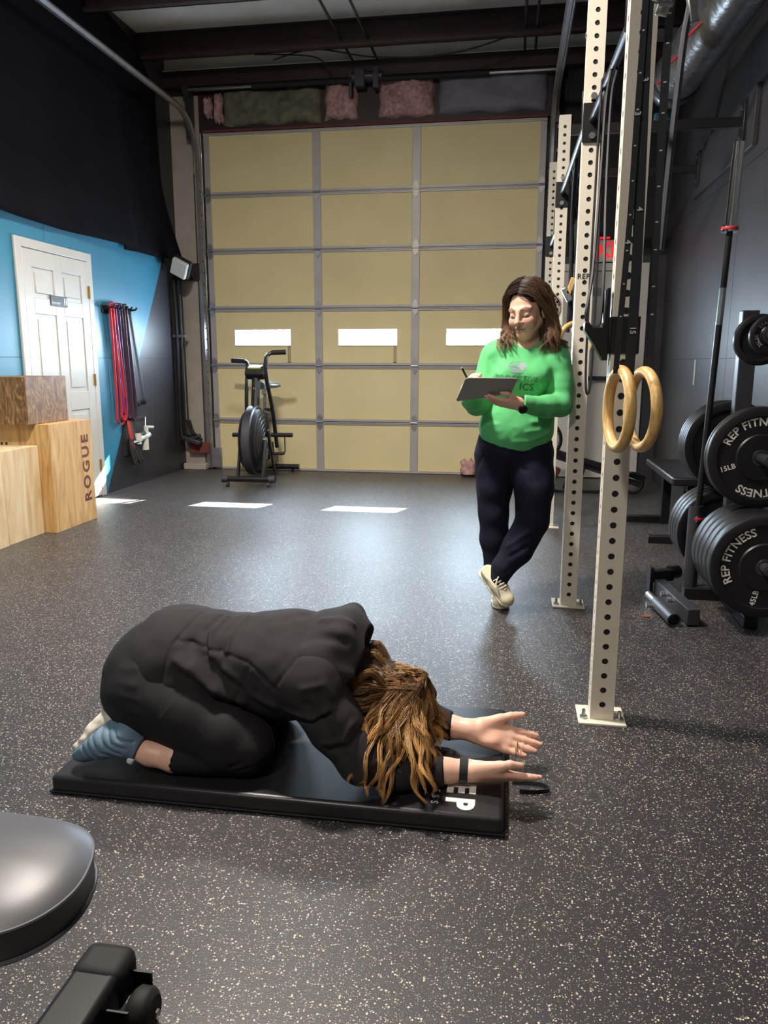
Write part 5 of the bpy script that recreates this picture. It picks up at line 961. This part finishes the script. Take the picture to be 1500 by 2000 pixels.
# shirt
s = SDF((-.32, 3.36, .72), (.36, 3.95, 1.32), .0042)
s.cone((.055, 3.74, 1.17), .145, (.032, 3.74, .88), .168, .05, sq=((0, 1, 0), .74)); s.ell((.03, 3.715, .88), (.168, .128, .15), .04); s.ell((-.015, 3.65, 1.115), (.075, .072, .072), .05); s.ell((.11, 3.655, 1.115), (.075, .07, .072), .05)
s.cone((-.075, 3.745, 1.21), .062, (.195, 3.75, 1.222), .062, .05); s.cone((-.06, 3.755, 1.225), .045, (.03, 3.775, 1.25), .042, .04); s.cone((.19, 3.755, 1.235), .045, (.1, 3.775, 1.255), .042, .04); s.cone((.06, 3.73, 1.19), .08, (.066, 3.765, 1.235), .062, .03)
s.chain([((-.085, 3.735, 1.195), .068), ((-.125, 3.69, 1.07), .058), ((-.155, 3.665, .99), .054), ((-.175, 3.59, 1.01), .05), ((-.188, 3.515, 1.066), .038)], .02); s.chain([((.198, 3.72, 1.195), .07), ((.222, 3.69, 1.08), .059), ((.226, 3.655, .985), .055), ((.16, 3.59, .98), .05), ((.045, 3.482, .997), .038)], .02)
s.cut(lambda X, Y, Z: .762+.066*((X-.026)/.19)**2+.35*np.clip(Y-3.62, 0, .2)*.3-Z, k=.004); s.cut(lambda X, Y, Z: -(X-.062+.9*(Y-3.49)*.0), (-.0, 3.40, .93), (.12, 3.56, 1.06), .003); s.cut(lambda X, Y, Z: -((Y-3.525)*.8-(Z-1.06)*.45), (-.26, 3.36, 1.0), (-.13, 3.58, 1.15), .003)
s.cone((.06, 3.71, 1.238), .057, HL(0, -.01, -.05), .07, .008, 'sub')
for a, b, c_, w_, k in (((-.1, 3.6, .83), (-.02, 3.58, .80), (.06, 3.6, .82), .012, .004), ((.18, 3.65, .86), (.12, 3.61, .83), (.08, 3.6, .82), .01, .006), ((.19, 3.66, .90), (.13, 3.61, .87), (.08, 3.59, .865), .01, .006), ((.19, 3.66, .94), (.14, 3.62, .91), (.1, 3.6, .91), .01, .005),
    ((.15, 3.66, 1.17), (.13, 3.62, 1.12), (.12, 3.6, 1.06), .012, -.007), ((.19, 3.68, 1.15), (.2, 3.66, 1.10), (.21, 3.65, 1.06), .01, -.005), ((.25, 3.66, 1.05), (.2, 3.64, 1.03), (.17, 3.64, 1.02), .008, .005), ((.24, 3.63, 1.0), (.2, 3.62, .99), (.18, 3.63, .96), .008, .005), ((.14, 3.58, 1.02), (.13, 3.56, .98), (.14, 3.57, .95), .007, .004), ((.11, 3.55, 1.03), (.1, 3.53, .99), (.11, 3.54, .96), .006, .004),
    ((-.10, 3.66, 1.19), (-.07, 3.63, 1.16), (-.05, 3.6, 1.14), .012, -.006), ((-.11, 3.65, 1.1), (-.06, 3.6, 1.09), (-.03, 3.59, 1.1), .01, .006), ((-.15, 3.63, 1.02), (-.13, 3.62, .98), (-.15, 3.63, .95), .008, .004), ((-.13, 3.65, .87), (-.09, 3.61, .90), (-.04, 3.58, .90), .011, .005), ((.1, 3.58, 1.05), (.05, 3.57, 1.03), (.0, 3.58, 1.035), .012, .003)): s.fold([a, b, c_], w_, k)
s.noise(.004, 17, 2); s.noise(.0015, 45, 6); sh_ = part(s, 'shirt', M['shirt'], sp)
# print on the shirt, draped on its surface
bv = BVHTree.FromPolygons([tuple(v.co+sh_.location+sp.location) for v in sh_.data.vertices], [tuple(p.vertices) for p in sh_.data.polygons])
def drape(b, o, size_dir, m, name):
    x, z = Vector(size_dir[0]), Vector(size_dir[1]); me = b.mesh('t'); bm = bmesh.new(); bm.from_mesh(me); bmesh.ops.triangulate(bm, faces=bm.faces); bmesh.ops.subdivide_edges(bm, edges=[e for e in bm.edges if e.calc_length() > .006], cuts=1)
    for v in bm.verts:
        p = Vector(o)+x*v.co.x+z*v.co.y; h = bv.ray_cast(Vector((p.x, 3.3, p.z)), Vector((0, 1, 0))); y = h[0].y if h[0] is not None else 3.6; v.co = Vector((p.x, y-.0012-max(0, v.co.z), p.z))
    bm.to_mesh(me); bm.free(); return link_mesh(name, me, m, sh_, sharp=0)
xa, za = (.985, 0, -.05), (0.04, 0, 1)
drape(text_mb('PROACTIVE', .036, -.004, 0, 1.05, .12), (.022, 0, 1.105), (xa, za), M['logo_green'], 'lettering'); drape(text_mb('ICS', .044, .012, 0, 1.1, .05), (.068, 0, 1.066), (xa, za), M['logo_dark'], 'lettering')
hexa = [(.047*math.cos(math.pi/3*k), .031*math.sin(math.pi/3*k)) for k in range(6)]; b = MB(); n = 6; inn = [(x*.9, y*.9) for x, y in hexa]
b.add([(x, y, 0) for x, y in hexa+inn], [(k, (k+1) % 6, 6+(k+1) % 6, 6+k) for k in range(6)]); drape(b, (.024, 0, 1.158), (xa, za), M['logo_grey'], 'hexagon_logo')
b = MB(); sw = [(-.038, .004), (-.02, .012), (.0, .008), (.012, .014), (.008, .022), (.028, .02), (.037, 0), (.024, -.016), (.01, -.006), (-.002, -.001), (-.018, .0), (-.03, -.004)]; b.add([(x, y, 0) for x, y in sw], [tuple(range(len(sw)))]); drape(b, (.024, 0, 1.158), (xa, za), M['logo_grey'], 'hexagon_logo')
b = MB(); sw = [(-.03, -.008), (-.012, -.004), (.002, -.006), (.014, -.012), (.02, -.024), (-.02, -.025)]; b.add([(x, y, 0) for x, y in sw], [tuple(range(len(sw)))]); drape(b, (.024, 0, 1.158), (xa, za), M['logo_grey'], 'hexagon_logo')
# trousers
s = SDF((-.22, 3.46, .10), (.26, 3.92, .92), .005)
s.ell((.022, 3.745, .79), (.178, .125, .14), .03); s.ell((.022, 3.79, .74), (.15, .11, .1), .04)
s.chain([((-.062, 3.745, .74), .108), ((-.066, 3.74, .58), .086), ((-.064, 3.735, .45), .07), ((-.055, 3.75, .32), .07), ((-.042, 3.765, .17), .056), ((-.038, 3.77, .125), .048)], .025); s.chain([((.108, 3.735, .74), .106), ((.122, 3.69, .58), .092), ((.12, 3.635, .44), .079), ((.05, 3.61, .30), .075), ((-.01, 3.59, .215), .055), ((-.026, 3.582, .165), .045)], .012)
s.cut(lambda X, Y, Z: Z-.86, k=.004)
for pts, w_, k in (([(.1, 3.55, .40), (.04, 3.54, .36), (.0, 3.55, .33)], .012, .008), ([(.09, 3.55, .33), (.03, 3.54, .29), (.01, 3.55, .25)], .012, -.008), ([(.02, 3.54, .27), (.0, 3.545, .23), (-.03, 3.55, .21)], .01, .008), ([(.04, 3.55, .22), (.01, 3.545, .19), (-.04, 3.55, .18)], .009, .007), ([(-.12, 3.68, .30), (-.06, 3.67, .26), (-.02, 3.67, .27)], .012, .006), ([(-.1, 3.7, .2), (-.05, 3.7, .18), (.0, 3.7, .2)], .01, .006), ([(.02, 3.63, .72), (.08, 3.63, .68), (.16, 3.65, .70)], .012, -.006), ([(-.12, 3.66, .74), (-.15, 3.7, .68), (-.155, 3.72, .6)], .008, -.006)): s.fold(pts, w_, k)
s.noise(.006, 14, 4); part(s, 'trousers', M['trousers'], sp)
# shoes
def shoe(heel, toe, ank, upv, nm):
    Hh, T, up_ = Vector(heel), Vector(toe), Vector(upv); ax = (T-Hh).normalized(); up_ = (up_-ax*up_.dot(ax)).normalized(); sd = ax.cross(up_); L0 = (T-Hh).length; W = lambda a, b, c: tuple(Hh+ax*a*L0+sd*b+up_*c); c = Hh.lerp(T, .5)
    s = SDF(c-Vector((.17,)*3), c+Vector((.17,)*3), .003)
    s.cone(W(.12, 0, .03), .031, W(.5, .0, .028), .037, .02); s.cone(W(.5, 0, .028), .037, W(.85, .004, .018), .036, .02, sq=(up_, .8)); s.cone(W(.16, 0, .05), .033, tuple(Vector(ank)), .036, .02); s.cone(W(.3, 0, .05), .034, W(.62, 0, .035), .03, .02)
    s.cut(lambda X, Y, Z: -((X-Hh.x)*up_.x+(Y-Hh.y)*up_.y+(Z-Hh.z)*up_.z-.012), k=.003); q = Vector(ank); s.cut(lambda X, Y, Z: (X-q.x)*up_.x+(Y-q.y)*up_.y+(Z-q.z)*up_.z-.006, k=.003)
    s.fold([W(.62, .03, .05), W(.7, 0, .06), W(.62, -.03, .05)], .004, -.003); s.fold([W(.35, .03, .05), W(.6, .022, .055)], .0035, -.003); s.fold([W(.35, -.03, .05), W(.6, -.022, .055)], .0035, -.003); o = part(s, nm, M['cream_shoe'], sp)
    s = SDF(c-Vector((.17,)*3), c+Vector((.17,)*3), .003); s.cone(W(.12, 0, .01), .037, W(.5, 0, .008), .039, .02, sq=(up_, .55)); s.cone(W(.5, 0, .008), .039, W(.84, .004, .006), .04, .02, sq=(up_, .5)); s.cut(lambda X, Y, Z: (X-Hh.x)*up_.x+(Y-Hh.y)*up_.y+(Z-Hh.z)*up_.z-.016, k=.003); s.cut(lambda X, Y, Z: .001-Z, k=.002); part(s, 'sole', M['cream_sole'], o)
    MB().strap(smooth_path([W(.45, 0, .0795), W(.54, 0, .073), W(.64, 0, .066)], 5), sd, .026, .004).build('tongue', M['tongue'], o)
    for k in range(4):
        a = .43+.07*k; MB().tube(smooth_path([W(a, -.026, .072-.06*(a-.36)), W(a+.03, 0, .0905-.07*(a-.36)), W(a, .026, .072-.06*(a-.36))], 5), .0028, n=6).build('lace', M['lace'], o)
    MB().tube(smooth_path([W(.44, .0, .092), W(.5, .024, .084), W(.6, .036, .068), W(.68, .034, .054)], 5), .003, n=6).build('lace', M['lace'], o)
shoe((-.03, 3.845, .0), (-.012, 3.612, .0), (-.038, 3.772, .10), (0, 0, 1), 'shoe'); shoe((-.108, 3.645, .178), (.032, 3.545, .048), (-.028, 3.585, .172), (.35, -.72, .5), 'shoe')
# hair
s = SDF((-.1, 3.56, 1.16), (.26, 3.9, 1.6), .004)
s.ell(HL(0, -.024, .036), (.083, .097, .096), .02, HR); s.cone(HL(.06, -.04, .0), .035, (.15, 3.74, 1.28), .03, .03); s.cone(HL(-.058, -.04, .0), .03, (.01, 3.74, 1.28), .025, .03); s.cone(HL(0, -.08, -.02), .05, (.08, 3.82, 1.26), .05, .04)
s.ell(HL(-.002, .085, -.025), (.066, .07, .105), .012, HR, 'sub'); s.noise(.005, 38, 8, (1, 1, .3)); part(s, 'hair_shell', M['hair_dark'], sp)
G = []; rr = random.Random(11)
def scalp(b, phi, k=1.): q = math.sqrt(max(.02, 1-(b/.112)**2)); return HL(math.sin(phi)*.091*q*k, -.022+b, .038+math.cos(phi)*.106*q*k)
def hl(g, k):
    b = .092-.175*rr.random()**.8; f_ = (b+.083)/.175; kk = 1.+rr.uniform(0, .06); p0 = rr.uniform(-.06, .06)+.05
    pts = [scalp(b, p0, kk)]+[scalp(b-.012*i_, g*ph, kk+.02*i_) for i_, ph in enumerate((.45, .9, 1.35))]
    if g < 0: end = Vector((-.015-.075*f_*rr.random()+.03*rr.random(), 3.60+.10*(1-f_)+.03*rr.random(), 1.20+.07*rr.random())); low = Vector(HL(-.098-.012*rr.random(), -.02+.045*f_, -.055))
    else: end = Vector((.13+.075*rr.random(), 3.625+.12*(1-f_)+.02*rr.random(), 1.175+.09*rr.random())); low = Vector(HL(.104+.018*rr.random(), -.03+.03*f_, -.055))
    m3 = low.lerp(end, .55)+Vector((g*.02*rr.random(), -.012, 0)); G.append((pts+[tuple(low), tuple(m3), tuple(end)], .011, .9))
for k in range(75): hl(-1, k)
for k in range(95): hl(1, k)
for k in range(30): a = rr.uniform(-1, 1); G.append(([HL(a*.03, -.03, .115), HL(a*.085, -.10, .06), HL(a*.1, -.12, -.03), (.08+a*.09, 3.84, 1.26+rr.uniform(-.04, .04))], .012, .6))
for k in range(8): G.append(([HL(.09, -.03, -.03), (.185, 3.71, 1.30), (.215, 3.70, 1.27), (.25+rr.uniform(-.01, .01), 3.70, 1.255-rr.uniform(0, .03))], .006, .7))
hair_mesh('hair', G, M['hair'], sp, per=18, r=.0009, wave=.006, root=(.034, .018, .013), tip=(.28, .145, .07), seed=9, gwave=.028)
# watch, clipboard, pen
wt = thing('wrist_watch', (.05, 3.487, .96), 'black smart watch on the wrist under the clipboard', 'watch')
MB().lathe([(.030, -.012), (.0335, -.011), (.0335, .011), (.030, .012)], (.047, 3.485, .9975), (.95, .85, -.05), 32).build('strap', M['black_matte'], wt); MB().lathe([(0, .012), (.019, .012), (.021, .008), (.021, 0), (0, 0)], (.052, 3.4585, .978), (.35, -.75, -.45), 28).build('watch_case', M['black_paint'], wt)
cb_ = thing('clipboard', (-.09, 3.42, 1.01), 'grey clipboard held up by the standing person', 'clipboard')
TL, TR, BR, BL = Vector((-.195, 3.365, 1.112)), Vector((.028, 3.365, 1.111)), Vector((.0, 3.46, 1.042)), Vector((-.243, 3.455, 1.006)); nn = (TR-TL).cross(BL-TL).normalized(); nn = nn if nn.y > 0 else -nn
def rc(p, a, b, k=.012): return [p+(a-p).normalized()*k, p+(a-p).normalized()*k*.35+(b-p).normalized()*k*.35, p+(b-p).normalized()*k]
ol = rc(TL, BL, TR)+rc(TR, TL, BR)+rc(BR, TR, BL)+rc(BL, BR, TL); n = len(ol); b = MB(); b.add(ol+[p+nn*.004 for p in ol], [tuple(range(n)), tuple(range(n, 2*n))[::-1]]+[(k, (k+1) % n, n+(k+1) % n, n+k) for k in range(n)]); b.build('board', M['clip_grey'], cb_)
c_ = (TL+TR+BR+BL)/4; b = MB(); pp = [c_+(p-c_)*.9+nn*.0045 for p in (TL, TR, BR, BL)]; b.add(pp+[p+nn*.001 for p in pp], [(0, 1, 2, 3), (7, 6, 5, 4)]+[(k, (k+1) % 4, 4+(k+1) % 4, 4+k) for k in range(4)]); b.build('paper', M['print_white'], cb_)
pn = thing('pen', (-.2, 3.40, 1.09), 'black pen in the writing hand above the clipboard', 'pen')
MB().cyl((-.178, 3.43, 1.085), (-.213, 3.375, 1.155), .0048, n=10).build('barrel', M['black_paint'], pn); MB().cyl((-.178, 3.43, 1.085), (-.174, 3.436, 1.077), .0045, .001, n=10).build('tip', M['chrome'], pn)
